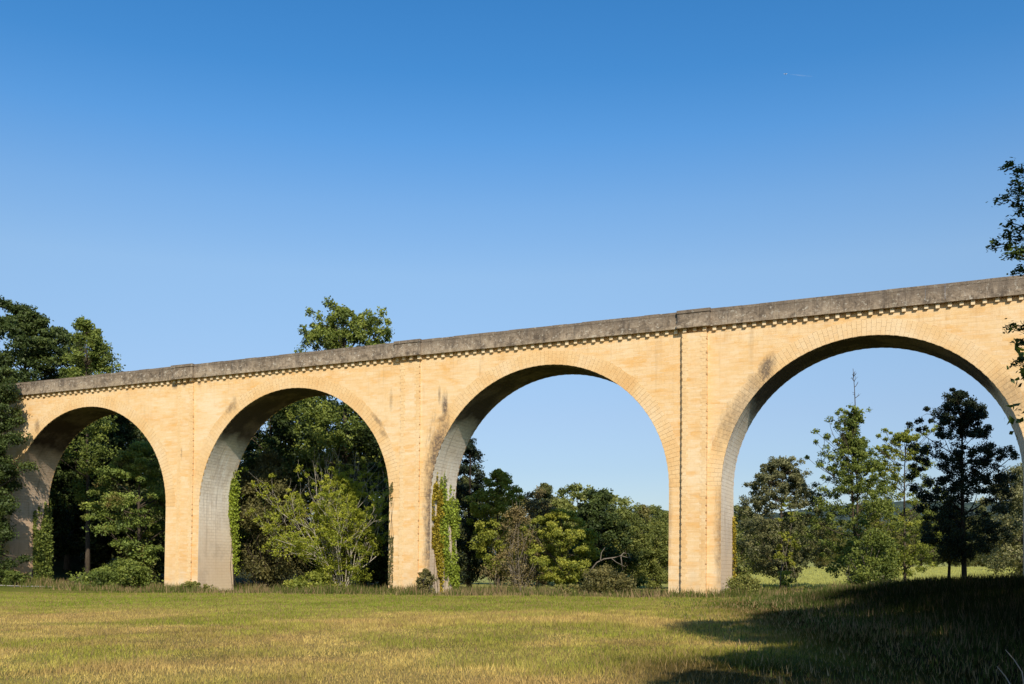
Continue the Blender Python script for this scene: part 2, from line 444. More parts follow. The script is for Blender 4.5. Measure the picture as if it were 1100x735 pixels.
def build_viaduct():
    root = empty('viaduct', (0, DW, 0), atan2(DVEC[1], DVEC[0]))
    tag(root, 'long golden stone railway viaduct with tall round arches and grey weathered parapet', 'viaduct')
    # piers, one part each
    spans = [(SC + KS[0] * PITCH - RAD - 16, SC + KS[0] * PITCH - RAD)]
    for k in KS:
        s0 = SC + k * PITCH + RAD
        spans.append((s0, s0 + PITCH - 2 * RAD) if k != KS[-1] else (s0, s0 + 24))
    for (a, b) in spans:
        for part, zlo, zhi in (('pier', Z0, ZS), ('spandrel_wall', ZS, ZT)):
            m = MB(); nz = 12; ns = 4
            zs_ = np.linspace(zlo, zhi, nz + 1); ss = np.linspace(a, b, ns + 1)
            for face in (0, 1):
                if part == 'spandrel_wall' and face == 1: m.build('spandrel_wall', M_WALL, root); m = MB()
                Y = yf if face == 0 else yb
                vs = [(s, Y(z), z) for z in zs_ for s in ss]
                fs = []
                for i in range(nz):
                    for j in range(ns):
                        q = (i * (ns + 1) + j, i * (ns + 1) + j + 1, (i + 1) * (ns + 1) + j + 1, (i + 1) * (ns + 1) + j)
                        fs.append(q if face == 0 else q[::-1])
                m.add(vs, fs, 0)
            if part == 'pier':
                for s, flip in ((a, 0), (b, 1)):  # inner faces
                    for i in range(nz):
                        z1, z2 = zs_[i], zs_[i + 1]
                        q = [(s, yf(z1), z1), (s, yb(z1), z1), (s, yb(z2), z2), (s, yf(z2), z2)]
                        uv = [(p[1], p[2]) for p in q]
                        if not flip: q = q[::-1]; uv = uv[::-1]
                        m.add(q, [(0, 1, 2, 3)], 1, [uv])
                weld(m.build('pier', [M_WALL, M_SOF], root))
            else:
                m.build('spandrel_wall', M_WALL, root)
    # arches: spandrel walls over the opening, barrel, voussoir rings
    NS = 64
    for k in KS:
        c = SC + k * PITCH
        ang = np.linspace(0, pi, NS + 1)          # 0 = left springing
        m = MB(); nz = 6
        for face in (0, 1):
            Y = yf if face == 0 else yb
            vs = []; fs = []
            for t in ang:
                s = c - RAD * cos(t); zb = ZS + RAD * sin(t)
                for z in np.linspace(zb, ZT, nz + 1): vs.append((s, Y(z), z))
            for i in range(NS):
                for j in range(nz):
                    q = (i * (nz + 1) + j, (i + 1) * (nz + 1) + j, (i + 1) * (nz + 1) + j + 1, i * (nz + 1) + j + 1)
                    fs.append(q if face == 0 else q[::-1])
            m.add(vs, fs, 0)
            m.build('spandrel_wall', M_WALL, root); m = MB()
        for i in range(NS):
            q = []; uv = []
            for t, b in ((ang[i], 0), (ang[i], 1), (ang[i + 1], 1), (ang[i + 1], 0)):
                z = ZS + RAD * sin(t); y = yb(z) if b else yf(z)
                q.append((c - RAD * cos(t), y, z)); uv.append((y, ZS + RAD * t))
            m.add(q, [(0, 3, 2, 1)], 0, [[uv[0], uv[3], uv[2], uv[1]]])
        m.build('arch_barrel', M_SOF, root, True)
        # voussoir ring: individual blocks with slightly uneven faces, alternate ones longer
        NV = 104; rg = np.random.default_rng(40 + k)
        for side in (0, 1):
            m = MB()
            for i in range(NV):
                t1 = pi * i / NV + .0003; t2 = pi * (i + 1) / NV - .0003
                ro = RAD + .98 + rg.uniform(-.05, .05); ri = RAD - (.010 if i % 2 else -.014)
                pr = .004 + rg.uniform(0, .010)
                vs = []; uv = []
                for (t, r) in ((t1, ri), (t2, ri), (t2, ro), (t1, ro)):
                    z = ZS + r * sin(t)
                    y = yf(z) - pr if side == 0 else yb(z) + pr
                    vs.append((c - r * cos(t), y, z)); uv.append((RAD * t, r))
                for (t, r) in ((t1, ri), (t2, ri), (t2, ro), (t1, ro)):
                    z = ZS + r * sin(t)
                    y = yf(z) + .10 if side == 0 else yb(z) - .10
                    vs.append((c - r * cos(t), y, z)); uv.append((RAD * t, r))
                fs = [(0, 1, 2, 3), (4, 7, 6, 5), (0, 4, 5, 1), (1, 5, 6, 2), (2, 6, 7, 3), (3, 7, 4, 0)]
                m.add(vs, fs, 0, [[uv[q] for q in f] for f in fs])
            m.build('arch_ring', M_RING, root)
    # pilasters on each pier, with toothed quoins
    pil = []
    for k in KS[:-1]:
        c = SC + k * PITCH + PITCH / 2 + (.3 if k == 0 else 0)
        pil.append(c)
    for ip, c in enumerate(pil):
        half = .82; pr = .32 if ip == 3 else .12
        nz = 14; zz = np.linspace(Z0, 17.36, nz + 1)
        for side in (0, 1):
            m = MB()
            f = (lambda z: yf(z) - pr) if side == 0 else (lambda z: yb(z) + pr)
            g = (lambda z: yf(z) + .05) if side == 0 else (lambda z: yb(z) - .05)
            for i in range(nz):
                z1, z2 = zz[i], zz[i + 1]
                vs = [(c - half, f(z1), z1), (c + half, f(z1), z1), (c + half, f(z2), z2), (c - half, f(z2), z2),
                      (c - half, g(z1), z1), (c + half, g(z1), z1), (c + half, g(z2), z2), (c - half, g(z2), z2)]
                fs = [(0, 1, 2, 3), (1, 5, 6, 2), (4, 0, 3, 7)]
                if i == nz - 1: fs.append((3, 2, 6, 7))
                m.add(vs, fs, 0)
            pl = m.build('pilaster', M_WALL, root)
            if side == 1: continue
            for sd in (-1, 1):
                m = MB(); rg = np.random.default_rng(int(c * 10 + sd) % 997)
                z = Z0; i = 0
                while z < 17.2:
                    odd = (i + (sd > 0)) % 2
                    x1 = c + sd * (half + (.014 if odd else -.05)); x0 = c + sd * (half - (.42 if odd else .30))
                    ya = yf(z + .12) - pr - .012 - rg.uniform(0, .008)
                    m.box(min(x0, x1), max(x0, x1), ya, yf(z + .12) + .02, z + .006, z + .234, 0)
                    if not odd and (sd > 0 or ip == 3) and rg.random() < .62:
                        xa = x1; xb = c + sd * (half + .006)
                        zc = z + rg.uniform(.08, .15); zh = rg.uniform(.025, .065)
                        m.box(min(xa, xb) + .003, max(xa, xb), yf(z + .12) - pr - .006, yf(z + .12) + .02, zc - zh, zc + zh, 1)  # dark box stands in for the shadow at the quoin end
                    z += .24; i += 1
                m.build('quoins', [M_QUO, M_NOTCH_SHADE], pl)
    # deck, parapets, corbels
    sA = spans[0][0]; sB = spans[-1][1]
    m = MB(); m.box(sA, sB, .02, WID - .02, 17.5, 17.98); m.build('deck', M_PAR, root)
    for side in (0, 1):
        sg = -1 if side == 0 else 1
        Y = lambda d: (-d if side == 0 else WID + d)
        m = MB(); rg = np.random.default_rng(8 + side)
        def slab(x0, x1, dout, din, z0, z1):
            a, b = sorted((Y(dout), Y(din)))
            m.box(x0, x1, a, b, z0, z1)
        s = sA
        while s < sB:                                   # stones butted end to end, each a hair out of line
            e = min(s + 1.1, sB); j = rg.uniform(-.012, .012)
            slab(s + .004, e - .004, .37 + j, -.2, 17.702, 17.96)
            slab(s + .004, e - .004, .33 + j, 0.0, 17.962, 18.63 + rg.uniform(-.004, .004))
            slab(s + .004, e - .004, .345 + j, -.05, 18.633, 18.83 + rg.uniform(-.015, .015))
            s = e
        par = m.build('parapet', M_PAR, root)
        for c in pil:
            m = MB()
            slab(c - 1.12, c + 1.12, .63, .30, 17.68, 17.975)
            slab(c - 1.08, c + 1.08, .54, .30, 17.978, 18.64)
            slab(c - 1.12, c + 1.12, .60, .30, 18.642, 18.848)
            m.build('parapet_block', M_PAR, par)
    # corbels on the face in the photograph
    items = []
    s = sA + .3; 
    while s < sB:
        items.append(s); s += .645
    def corb(m, s, side):
        near = [c for c in pil if abs(s - c) < .95]
        d = .215 if not near else .40
        j = .02 * sin(s * 7.3); k_ = .025 * sin(s * 12.9)
        if side == 0: m.box(s - .115 + j, s + .115 + j, -d + .03 + k_ * .6, .05, 17.44 + k_, 17.70)
        else: m.box(s - .14, s + .14, WID - .05, WID + d, 17.37, 17.70)
    vis = [s for s in items if -31 < s < 33.6]
    vis = vis[-100:]
    for s in vis:
        m = MB(); corb(m, s, 0); m.build('corbel', M_CORB, root)
    m = MB()
    for s in items:
        if s not in vis: corb(m, s, 0)
        corb(m, s, 1)
    o = m.build('corbel_course', M_CORB, root); o['kind'] = 'stuff'
    return root
VIA = build_viaduct()
def grade(o):                                            # the line climbs gently to the right
    for ch in o.children:
        if ch.type == 'MESH':
            me = ch.data; c = np.empty(len(me.vertices) * 3, np.float32); me.vertices.foreach_get('co', c)
            c = c.reshape(-1, 3); c[:, 2] += .0050 * (c[:, 0] + 14); me.vertices.foreach_set('co', c.ravel()); me.update()
        grade(ch)
grade(VIA)

# ------------------------------------------------------------------ foliage
def m_leaf(name, dark, mid, light, trans=.35, warm=None, g=1.6):
    g *= 1.32 if g > 1.05 else 1.0
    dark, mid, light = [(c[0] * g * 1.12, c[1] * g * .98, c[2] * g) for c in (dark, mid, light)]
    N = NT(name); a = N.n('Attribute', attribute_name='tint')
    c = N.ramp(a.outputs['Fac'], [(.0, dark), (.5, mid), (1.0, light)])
    if warm is not None:
        geo = N.n('NewGeometry')
        c = N.mix(N.rng(N.noise(geo.outputs['Position'], .45, 3), .52, .68, 0, .8), c, warm)
    p = N.n('BsdfPrincipled'); N.put(p.inputs['Base Color'], c); p.inputs['Roughness'].default_value = .55
    p.inputs['Specular IOR Level'].default_value = .25
    t = N.n('BsdfTranslucent'); N.put(t.inputs['Color'], N.mix(1, c, (1.25, 1.2, .6), 'MULTIPLY'))
    mx = N.n('MixShader'); mx.inputs[0].default_value = trans
    N.link(p.outputs[0], mx.inputs[1]); N.link(t.outputs[0], mx.inputs[2]); N.link(mx.outputs[0], N.out.inputs[0])
    return N.mat

def m_bark(name, c1, c2):
    N = NT(name); geo = N.n('NewGeometry')
    n = N.noise(N.mapping(geo.outputs['Position'], (6, 6, 1.2)), 1, 5, .7)
    return N.finish(N.mix(N.rng(n, .3, .7), c1, c2), .95, n, .8, .03, .1)

LF = {
 'deep':   m_leaf('deep_green_leaves', (.012, .022, .006), (.034, .056, .014), (.075, .105, .024), .25, None, 1.3),
 'mid':    m_leaf('mid_green_leaves', (.022, .036, .007), (.060, .088, .017), (.125, .160, .030), .30),
 'light':  m_leaf('light_green_leaves', (.035, .050, .008), (.105, .135, .020), (.195, .215, .034), .35),
 'yellow': m_leaf('yellow_green_leaves', (.046, .062, .008), (.130, .172, .018), (.245, .275, .032), .38, None, 1.35),
 'olive':  m_leaf('olive_brown_leaves', (.024, .028, .010), (.062, .066, .022), (.115, .110, .036), .28),
 'brown':  m_leaf('dry_brown_leaves', (.038, .034, .014), (.092, .082, .034), (.15, .130, .052), .25),
 'russet': m_leaf('green_leaves_turning_russet', (.020, .034, .008), (.058, .088, .018), (.115, .150, .030), .3, (.17, .10, .035), 2.3),
 'blue':   m_leaf('dark_bluish_leaves', (.008, .016, .008), (.022, .038, .018), (.045, .068, .028), .2, None, 1.0),
 'grey':   m_leaf('grey_green_leaves', (.030, .038, .016), (.080, .092, .040), (.14, .150, .066), .28),
 'farmid': m_leaf('far_green_leaves', (.036, .054, .013), (.090, .118, .026), (.160, .185, .045), .3, None, 1.25),  # far leaf sets lightened in colour for a hazy look
 'farolive': m_leaf('far_olive_leaves', (.046, .052, .016), (.108, .114, .032), (.175, .172, .054), .3, None, 1.25),
 'fardeep': m_leaf('far_dark_leaves', (.030, .042, .014), (.070, .088, .028), (.125, .140, .046), .3, None, 1.25),
 'ivy':    m_leaf('ivy_leaves', (.030, .046, .006), (.082, .110, .012), (.13, .19, .024), .25, None, 2.1),
 'ivyy':   m_leaf('yellowing_ivy_leaves', (.07, .07, .008), (.20, .18, .018), (.34, .29, .035), .3, None, 1.2),
 'weed':   m_leaf('weed_leaves', (.040, .052, .012), (.100, .118, .026), (.19, .185, .060), .3, (.22, .16, .075)),
 'shade':  m_leaf('overhanging_leaves', (.012, .024, .006), (.036, .062, .012), (.085, .12, .022), .4, None, 1.5),
}
BK = m_bark('grey_brown_bark', (.045, .034, .024), (.12, .095, .07))
BKD = m_bark('dark_bark', (.018, .014, .010), (.05, .04, .03))
BKM = m_bark('pale_grey_bark', (.13, .105, .08), (.27, .23, .18))
BKM2 = m_bark('pale_bare_twigs', (.34, .29, .22), (.58, .52, .42))
BKP = m_bark('bleached_bare_wood', (.34, .29, .24), (.62, .56, .48))

def leaves(C, size, tint, bias, rg, up=.35, asp=.58):
    """C (N,3) centres -> (N,4,3) folded-looking diamonds."""
    N = len(C)
    n = rg.normal(size=(N, 3)) * .75 + bias; n[:, 2] += up
    n /= np.linalg.norm(n, axis=1)[:, None] + 1e-9
    r = rg.normal(size=(N, 3)); t = np.cross(n, r); t /= np.linalg.norm(t, axis=1)[:, None] + 1e-9
    b = np.cross(n, t)
    s = np.asarray(size)[:, None]
    w = s * asp * rg.uniform(.7, 1.15, (N, 1))
    k = rg.uniform(-.25, .25, (N, 1))
    return np.stack([C + t * s, C + b * w + t * s * k - n * s * .12, C - t * s * .9, C - b * w + t * s * k - n * s * .12], 1)

def prof(kind, u):
    if kind == 'round': return np.sqrt(np.clip(1 - (2 * u - 1) ** 2, 0, 1)) ** .8
    if kind == 'cone': return (1 - u) ** .75 * np.clip(u / .06, 0, 1) ** .5
    if kind == 'ovoid': return np.clip(np.sin(pi * np.clip(u, 0, 1) ** .8), 0, 1) ** .55
    if kind == 'spread': return np.clip(np.sin(pi * np.clip(u, 0, 1) ** 1.3), 0, 1) ** .7
    if kind == 'column': return np.clip(np.sin(pi * u), 0, 1) ** .35
    if kind == 'bush': return np.sqrt(np.clip(1 - u ** 2.2, 0, 1))
    return np.ones_like(u)

def clump_set(rg, h, z0, rx, kind, nc, cr, sq=1.0):
    u = rg.random(nc) ** .9
    a = rg.uniform(0, 2 * pi, nc)
    lump = .72 + .56 * vnoise(a * 1.3 + rg.random() * 50, u * 4 + rg.random() * 50)
    r = rx * prof(kind, u) * lump * rg.random(nc) ** .38
    r = np.maximum(r - cr * .35, 0)
    z = z0 + u * (h - z0 - cr * .6)
    return np.stack([r * np.cos(a), r * np.sin(a) * sq, z], 1)

def scatter(rg, Cc, cr, n, size, layered, tint0, sizevar=.4, shell=.5):
    nc = len(Cc); zr = (Cc[:, 2] - Cc[:, 2].min()) / (np.ptp(Cc[:, 2]) + 1e-6)
    d = rg.normal(size=(nc, n, 3)); d /= np.linalg.norm(d, axis=2)[..., None]
    crv = cr * (rg.uniform(.55, 1.35, nc) * (1.15 - .5 * zr))[:, None, None]
    rr = rg.random((nc, n, 1)) ** shell
    lob = 1 + .35 * np.sin(d[..., :1] * 5 + rg.uniform(0, 6, (nc, 1, 1))) * np.cos(d[..., 1:2] * 4 + rg.uniform(0, 6, (nc, 1, 1)))
    off = d * rr * crv * lob; off[..., 2] *= layered
    P = (Cc[:, None, :] + off).reshape(-1, 3)
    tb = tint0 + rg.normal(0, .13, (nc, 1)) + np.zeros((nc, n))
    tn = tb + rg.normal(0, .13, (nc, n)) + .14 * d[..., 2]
    s = size * rg.uniform(1 - sizevar, 1 + sizevar, nc * n)
    bias = (d * .55).reshape(-1, 3)
    return P, s, np.clip(tn.ravel(), 0, 1), bias

def limbs(m, rg, Cc, h, tr, lean, nmax, wob=.4, z_lo=.12, nex=0):
    """trunk and limbs as tapered tubes"""
    top = h * .9
    zz = np.linspace(-.35, top, 9)
    ph = rg.uniform(0, 6, 2)
    tx = lean[0] * np.clip(zz / h, 0, 1) ** 1.3 + wob * .35 * np.sin(zz / h * 5 + ph[0]) * np.clip(zz / h, 0, 1)
    ty = lean[1] * np.clip(zz / h, 0, 1) ** 1.3 + wob * .35 * np.sin(zz / h * 4 + ph[1]) * np.clip(zz / h, 0, 1)
    rad = tr * (1 - zz / (top * 1.04)) ** .8 + .012
    rad[0] = tr * 1.45; rad[1] = tr * 1.0
    tp = np.stack([tx, ty, zz], 1)
    m.tube(tp, rad, 8)
    pick = list(rg.permutation(len(Cc))[:nmax]) + list(range(len(Cc) - nex, len(Cc)))
    for i in pick:
        e = Cc[i]
        hd = np.hypot(e[0], e[1])
        za = np.clip(e[2] - hd * rg.uniform(.45, .9), z_lo * h, top * .92)
        p0 = np.array([np.interp(za, zz, tx), np.interp(za, zz, ty), za])
        r0 = np.interp(za, zz, rad) * .5
        L = np.linalg.norm(e - p0)
        mid = (p0 + e) / 2 + rg.normal(0, .08 * L, 3) + np.array([0, 0, -.06 * L if e[2] > za else .05 * L])
        t = np.linspace(0, 1, 6)[:, None]
        pts = (1 - t) ** 2 * p0 + 2 * t * (1 - t) * mid + t ** 2 * e
        m.tube(pts, np.linspace(max(r0, .03), .014, 6), 5, cap=False)
        for _ in range(2):
            a = pts[rg.integers(2, 5)]; tw = min(.18 * L + .15, .42); b = a + rg.normal(0, tw, 3) + np.array([0, 0, tw * .5])
            m.tube([a, (a + b) / 2 + rg.normal(0, tw * .18, 3), b], [.022, .016, .008], 4, cap=False)

def grow(m, rg, p, d, L, r, depth, tips, up=.12, kids=(2, 3), spread=.75):
    """recursive bare branching"""
    n = 5; pts = [p]; q = p.copy(); dd = d / np.linalg.norm(d)
    for i in range(n - 1):
        dd = dd + rg.normal(0, .16, 3) + np.array([0, 0, up * .4]); dd /= np.linalg.norm(dd)
        q = q + dd * L / (n - 1); pts.append(q.copy())
    m.tube(pts, np.linspace(r, r * .55, n), 5 if depth > 1 else 4, cap=False)
    tips.append((pts[-1].copy(), depth)); tips.append((pts[2].copy(), depth))
    if depth == 0: return
    for k in range(rg.integers(kids[0], kids[1] + 1)):
        j = rg.integers(2, n)
        nd = dd + rg.normal(0, spread, 3) + np.array([0, 0, up])
        grow(m, rg, pts[j], nd, L * rg.uniform(.55, .82), r * .55, depth - 1, tips, up, kids, spread)

def tree(name, label, cat, px, Y, top_py, width_px, kind='round', mat='mid', bark=None, nc=70, n=170, cr=None, leaf=.17,
         layered=.7, z0=.25, tr=.22, lean=(0, 0), seed=1, tint=.45, group=None, nlimb=30, base=None, sq=1.0, extra=None, X=None, H=None):
    rg = np.random.default_rng(seed); leaf *= .80; n = int(n * 1.5)
    x = X_at(px, Y) if X is None else X
    gz = float(ground_z(x, Y))
    h = (CAMZ + (HOR - top_py) / F * Y - gz) if H is None else H
    rx = width_px / F * Y / 2
    cr = cr or max(.45, rx * .30)
    root = empty(name, (x, Y, gz)); tag(root, label, cat, group)
    Cc = clump_set(rg, h, z0 * h, rx, kind, nc, cr, sq)
    Cc[:, 0] += lean[0] * (Cc[:, 2] / h) ** 1.3; Cc[:, 1] += lean[1] * (Cc[:, 2] / h) ** 1.3
    if extra is not None:
        ex = [((qx - px) / F * Y + rg.normal(0, .15), rg.normal(0, .9), CAMZ + (HOR - qy) / F * Y - gz) for (qx, qy) in extra]
        ex = np.array(ex); ax = np.stack([lean[0] * (ex[:, 2] / h), lean[1] * (ex[:, 2] / h), ex[:, 2] - .35 * np.abs(ex[:, 0]) - .3], 1)
        Cc = np.vstack([Cc, ex * .72 + ax * .28, ex * .42 + ax * .58, ex])
    m = MB(); limbs(m, rg, Cc, h, tr, lean, nlimb, nex=0 if extra is None else len(extra))
    m.build('trunk', bark or BK, root, True)
    P, s, t, b = scatter(rg, Cc, cr, n, leaf, layered, tint)
    keep = P[:, 2] > .05
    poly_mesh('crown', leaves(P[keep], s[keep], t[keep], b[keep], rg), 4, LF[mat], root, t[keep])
    return root

def bush(name, label, cat, px, Y, top_py, width_px, mat='mid', nc=40, n=140, leaf=.13, seed=1, tint=.45, depth=None, group=None, twigs=12, X=None, H=None, bark=None, kind='bush'):
    rg = np.random.default_rng(seed)
    x = X_at(px, Y) if X is None else X
    gz = float(ground_z(x, Y)); h = (CAMZ + (HOR - top_py) / F * Y - gz) if H is None else H
    rx = width_px / F * Y / 2; cr = max(.22, min(rx, h) * .30)
    root = empty(name, (x, Y, gz)); tag(root, label, cat, group)
    Cc = clump_set(rg, h, .05 * h, rx, kind, nc, cr, (depth / rx) if depth else 1.0)
    m = MB()
    for i in range(twigs):
        e = Cc[rg.integers(0, nc)]; p0 = np.array([e[0] * .25 + rg.normal(0, .1), e[1] * .25, -.1])
        mid = (p0 + e) / 2 + rg.normal(0, .1 * h, 3)
        q = e + (e - mid) * .35
        m.tube([p0, mid, e, q], [.035, .028, .018, .007], 4, cap=False)
    m.build('branches', bark or BK, root)
    P, s, t, b = scatter(rg, Cc, cr, n, leaf, .8, tint)
    keep = P[:, 2] > -.05
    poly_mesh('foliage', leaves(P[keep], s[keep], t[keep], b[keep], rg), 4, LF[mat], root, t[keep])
    return root

# ---- trees behind the viaduct, from left to right
tree('broadleaf_tree', 'huge dark layered tree rising above the left end of the parapet', 'tree', 26, 110, 324, 190, 'spread', 'deep', nc=300, n=190,
     extra=[(4, 326), (16, 330), (28, 333), (40, 344), (50, 350), (60, 356), (68, 364), (76, 372), (82, 384), (20, 342), (36, 354), (56, 370)], cr=1.5, leaf=.21, layered=.42, z0=.15, tr=.55, seed=3, tint=.5, nlimb=50)
tree('broadleaf_tree', 'thin airy tree whose pale crown tip shows beside the huge dark tree over the parapet', 'tree', 94, 106, 346, 74, 'round', 'mid', nc=80, n=120,
     extra=[(80, 349), (86, 345), (97, 349), (104, 356), (110, 366), (115, 374), (120, 384), (123, 394), (92, 358), (104, 372), (113, 390), (84, 362), (98, 385)], cr=.95, leaf=.17, layered=.8, z0=.3, tr=.25, seed=5, tint=.55)
tree('woodland_tree', 'shaded dark tree on the slope under the first arch beside the ivy clad pier', 'tree', 72, 118, 415, 130, 'ovoid', 'deep', nc=160, n=170,
     cr=1.5, leaf=.22, layered=.5, z0=.1, tr=.3, seed=7, tint=.06)
tree('woodland_tree', 'tall dark tree in deep shade filling the top of the first arch', 'tree', 130, 122, 395, 150, 'ovoid', 'deep', nc=190, n=160,
     cr=1.7, leaf=.24, layered=.6, z0=.2, tr=.35, seed=9, tint=.02)
tree('layered_tree', 'sunlit green tree with drooping layered boughs and some russet leaves under the first arch', 'tree', 150, 97, 470, 122, 'spread', 'russet', nc=120, n=210,
     cr=1.15, leaf=.15, layered=.42, z0=.12, tr=.22, seed=13, tint=.5)
tree('woodland_tree', 'dark tree behind the pier between the first and second arches', 'tree', 200, 106, 440, 110, 'round', 'deep', nc=90, n=160,
     cr=1.5, leaf=.2, z0=.08, tr=.3, seed=15, tint=.3)
tree('tall_oak', 'tall airy green tree whose top stands above the parapet over the second arch', 'tree', 370, 95, 330, 128, 'round', 'mid', nc=300, n=90,
     extra=[(352, 328), (353, 338), (354, 350), (352, 362), (371, 333), (372, 346), (395, 334), (396, 346), (397, 358), (410, 340), (412, 354), (419, 352), (416, 364), (333, 338), (333, 350), (336, 364), (322, 356), (326, 366), (384, 342), (384, 360), (365, 360), (343, 356), (404, 366)], cr=.62, leaf=.16, layered=1.15, z0=.3, tr=.4, seed=17, tint=.6, nlimb=45)
tree('woodland_tree', 'dense dark green tree filling the left half of the second arch', 'tree', 290, 97, 405, 140, 'ovoid', 'deep', nc=190, n=230,
     cr=1.25, leaf=.17, layered=.7, z0=.08, tr=.3, seed=19, tint=.38)
tree('woodland_tree', 'dark shaded tree against the right side of the second arch', 'tree', 412, 95, 410, 128, 'ovoid', 'deep', nc=170, n=200,
     cr=1.3, leaf=.17, z0=.05, tr=.28, seed=21, tint=.15)
tree('woodland_tree', 'very dark tree deep in the wood at the back of the second arch', 'tree', 345, 112, 395, 190, 'ovoid', 'deep', nc=190, n=150,
     cr=1.8, leaf=.24, z0=.04, tr=.3, seed=22, tint=.02)
bush('large_shrub', 'dense olive brown thicket against the left pier of the second arch', 'shrub', 290, 91.5, 480, 98, 'olive', nc=130, n=260, leaf=.11, seed=23, tint=.5, kind='ovoid', twigs=30)
tree('pine_tree', 'dark conifer leaning out beside the ivy covered pier of the third arch', 'tree', 504, 93, 466, 62, 'ovoid', 'blue', BKD, nc=80, n=200,
     cr=1.0, leaf=.13, layered=.55, z0=.1, tr=.22, seed=25, tint=.5)
tree('young_tree', 'yellow green tree in front of the dark conifer in the third arch', 'tree', 535, 89, 503, 68, 'ovoid', 'light', nc=170, n=100,
     cr=.55, leaf=.13, layered=.7, z0=.18, tr=.14, seed=27, tint=.6)
tree('dark_tree', 'dark shadowed tree behind the fallen pale branch in the third arch', 'tree', 645, 96, 524, 74, 'round', 'deep', BKD, nc=130, n=140,
     cr=.9, leaf=.17, z0=.02, tr=.2, seed=29, tint=.45)
tree('young_tree', 'light green leafy tree in the middle of the third arch', 'tree', 603, 84, 545, 82, 'round', 'light', nc=200, n=100,
     cr=.5, leaf=.12, layered=.6, z0=.12, tr=.12, seed=31, tint=.58)
tree('dry_tree', 'reddish brown twiggy tree top behind the light green tree of the third arch', 'tree', 577, 91, 521, 60, 'round', 'brown', nc=60, n=130,
     cr=.8, leaf=.10, z0=.15, tr=.14, seed=33, tint=.45)
bush('dry_shrub', 'brown half bare shrub with pale stems left of the light green tree', 'shrub', 556, 84.5, 540, 66, 'brown', nc=60, n=90, leaf=.085, seed=35, tint=.5, twigs=34, bark=BKM)
bush('low_shrub', 'low green shrub under the fallen pale branch', 'shrub', 652, 76.2, 604, 70, 'olive', nc=46, n=130, leaf=.10, seed=37, tint=.6, twigs=20, bark=BKM)

# trees of the fourth arch
tree('grey_green_tree', 'grey green tree with forked trunk just inside the left of the fourth arch', 'tree', 840, 95, 490, 108, 'ovoid', 'grey', nc=430, n=70,
     extra=[(804, 520), (812, 511), (822, 500), (835, 493), (848, 494), (861, 496), (873, 506), (882, 516), (890, 530), (800, 538), (815, 525), (840, 508), (865, 515), (800, 560), (803, 585), (808, 605), (852, 520), (828, 515)],
     cr=.58, leaf=.125, z0=.08, tr=.17, seed=41, tint=.46, nlimb=40)
bush('stem_ivy', 'light green ivy sprouting up a forked stem inside the fourth arch', 'climber', 845, 91, 536, 26, 'light', nc=40, n=70, leaf=.10, seed=43, tint=.6, kind='column', twigs=8, bark=BKM)
tree('leafy_tree', 'dark green bushy tree below the dead pole in the fourth arch', 'tree', 920, 88.5, 470, 92, 'ovoid', 'mid', nc=330, n=60,
     extra=[(876, 476), (882, 462), (889, 452), (896, 446), (905, 440), (899, 460), (890, 470), (908, 452), (912, 440), (884, 488), (930, 474), (940, 485), (895, 490), (878, 500), (872, 490)],
     cr=.50, leaf=.12, layered=.8, z0=.05, tr=.15, seed=45, tint=.55)
tree('slender_tree', 'airy green tree beside the dead pole with sky between its leaves', 'tree', 972, 90, 462, 100, 'ovoid', 'light', nc=230, n=56,
     extra=[(944, 468), (952, 462), (963, 466), (976, 462), (988, 466), (1000, 460), (940, 482), (948, 496), (960, 482), (985, 484), (1004, 478), (936, 505), (955, 512)],
     cr=.48, leaf=.12, layered=.7, z0=.10, tr=.14, seed=47, tint=.45)
tree('small_tree', 'small round shaded tree on a short bare trunk beside the far meadow', 'tree', 1019, 76, 537, 48, 'round', 'olive', BKD, nc=50, n=170,
     cr=.55, leaf=.10, z0=.36, tr=.13, seed=49, tint=.35)
tree('dark_tree', 'tall nearly black tree standing in front of the right side of the fourth arch', 'tree', 1036, 72.5, 417, 118, 'ovoid', 'blue', BKD, nc=330, n=110,
     extra=[(1018, 421), (1026, 424), (1006, 436), (1040, 432), (1056, 446), (990, 452), (1078, 484), (1070, 478), (1084, 488), (1012, 450), (1034, 446)], cr=.52, leaf=.10, layered=.75, z0=.18, tr=.2, lean=(-.3, 0), seed=51, tint=.45, nlimb=40)
tree('pale_tree', 'pale olive tree behind the nearly black tree at the right of the fourth arch', 'tree', 1098, 98, 497, 90, 'round', 'grey', nc=90, n=170,
     cr=1.1, leaf=.16, z0=.1, tr=.2, seed=53, tint=.6)

def dead_top():
    rg = np.random.default_rng(61); Y = 89; x = X_at(917, Y); gz = float(ground_z(x, Y))
    root = empty('dying_tree', (x, Y, gz)); tag(root, 'slim dying tree with a bare dead pole top rising highest in the fourth arch', 'tree')
    h = CAMZ + (HOR - 396) / F * Y - gz
    m = MB(); z = np.linspace(-.3, h, 12)
    px = .15 * np.sin(z * .5); m.tube(np.stack([px, 0 * z, z], 1), np.linspace(.17, .018, 12), 7)
    tips = []
    for i in range(26):
        zz = rg.uniform(.42, .97) * h; a = rg.uniform(0, 2 * pi); L = (1.05 - zz / h) * 3.6 + .35
        grow(m, rg, np.array([np.interp(zz, z, px), 0, zz]), np.array([cos(a), sin(a), rg.uniform(.3, .9)]), L * .5, .032, 1, tips, .25)
    m.build('trunk', BK, root)
    T = np.array([t for t, d in tips if t[2] < h * .86 and (t[0] < .6 or t[2] < .62 * h)])
    T = np.vstack([T, T + rg.normal(0, .35, T.shape)])
    P, s, t, b = scatter(rg, T, .42, 34, .10, .8, .5)
    poly_mesh('crown', leaves(P, s, t, b, rg), 4, LF['mid'], root, t)
dead_top()

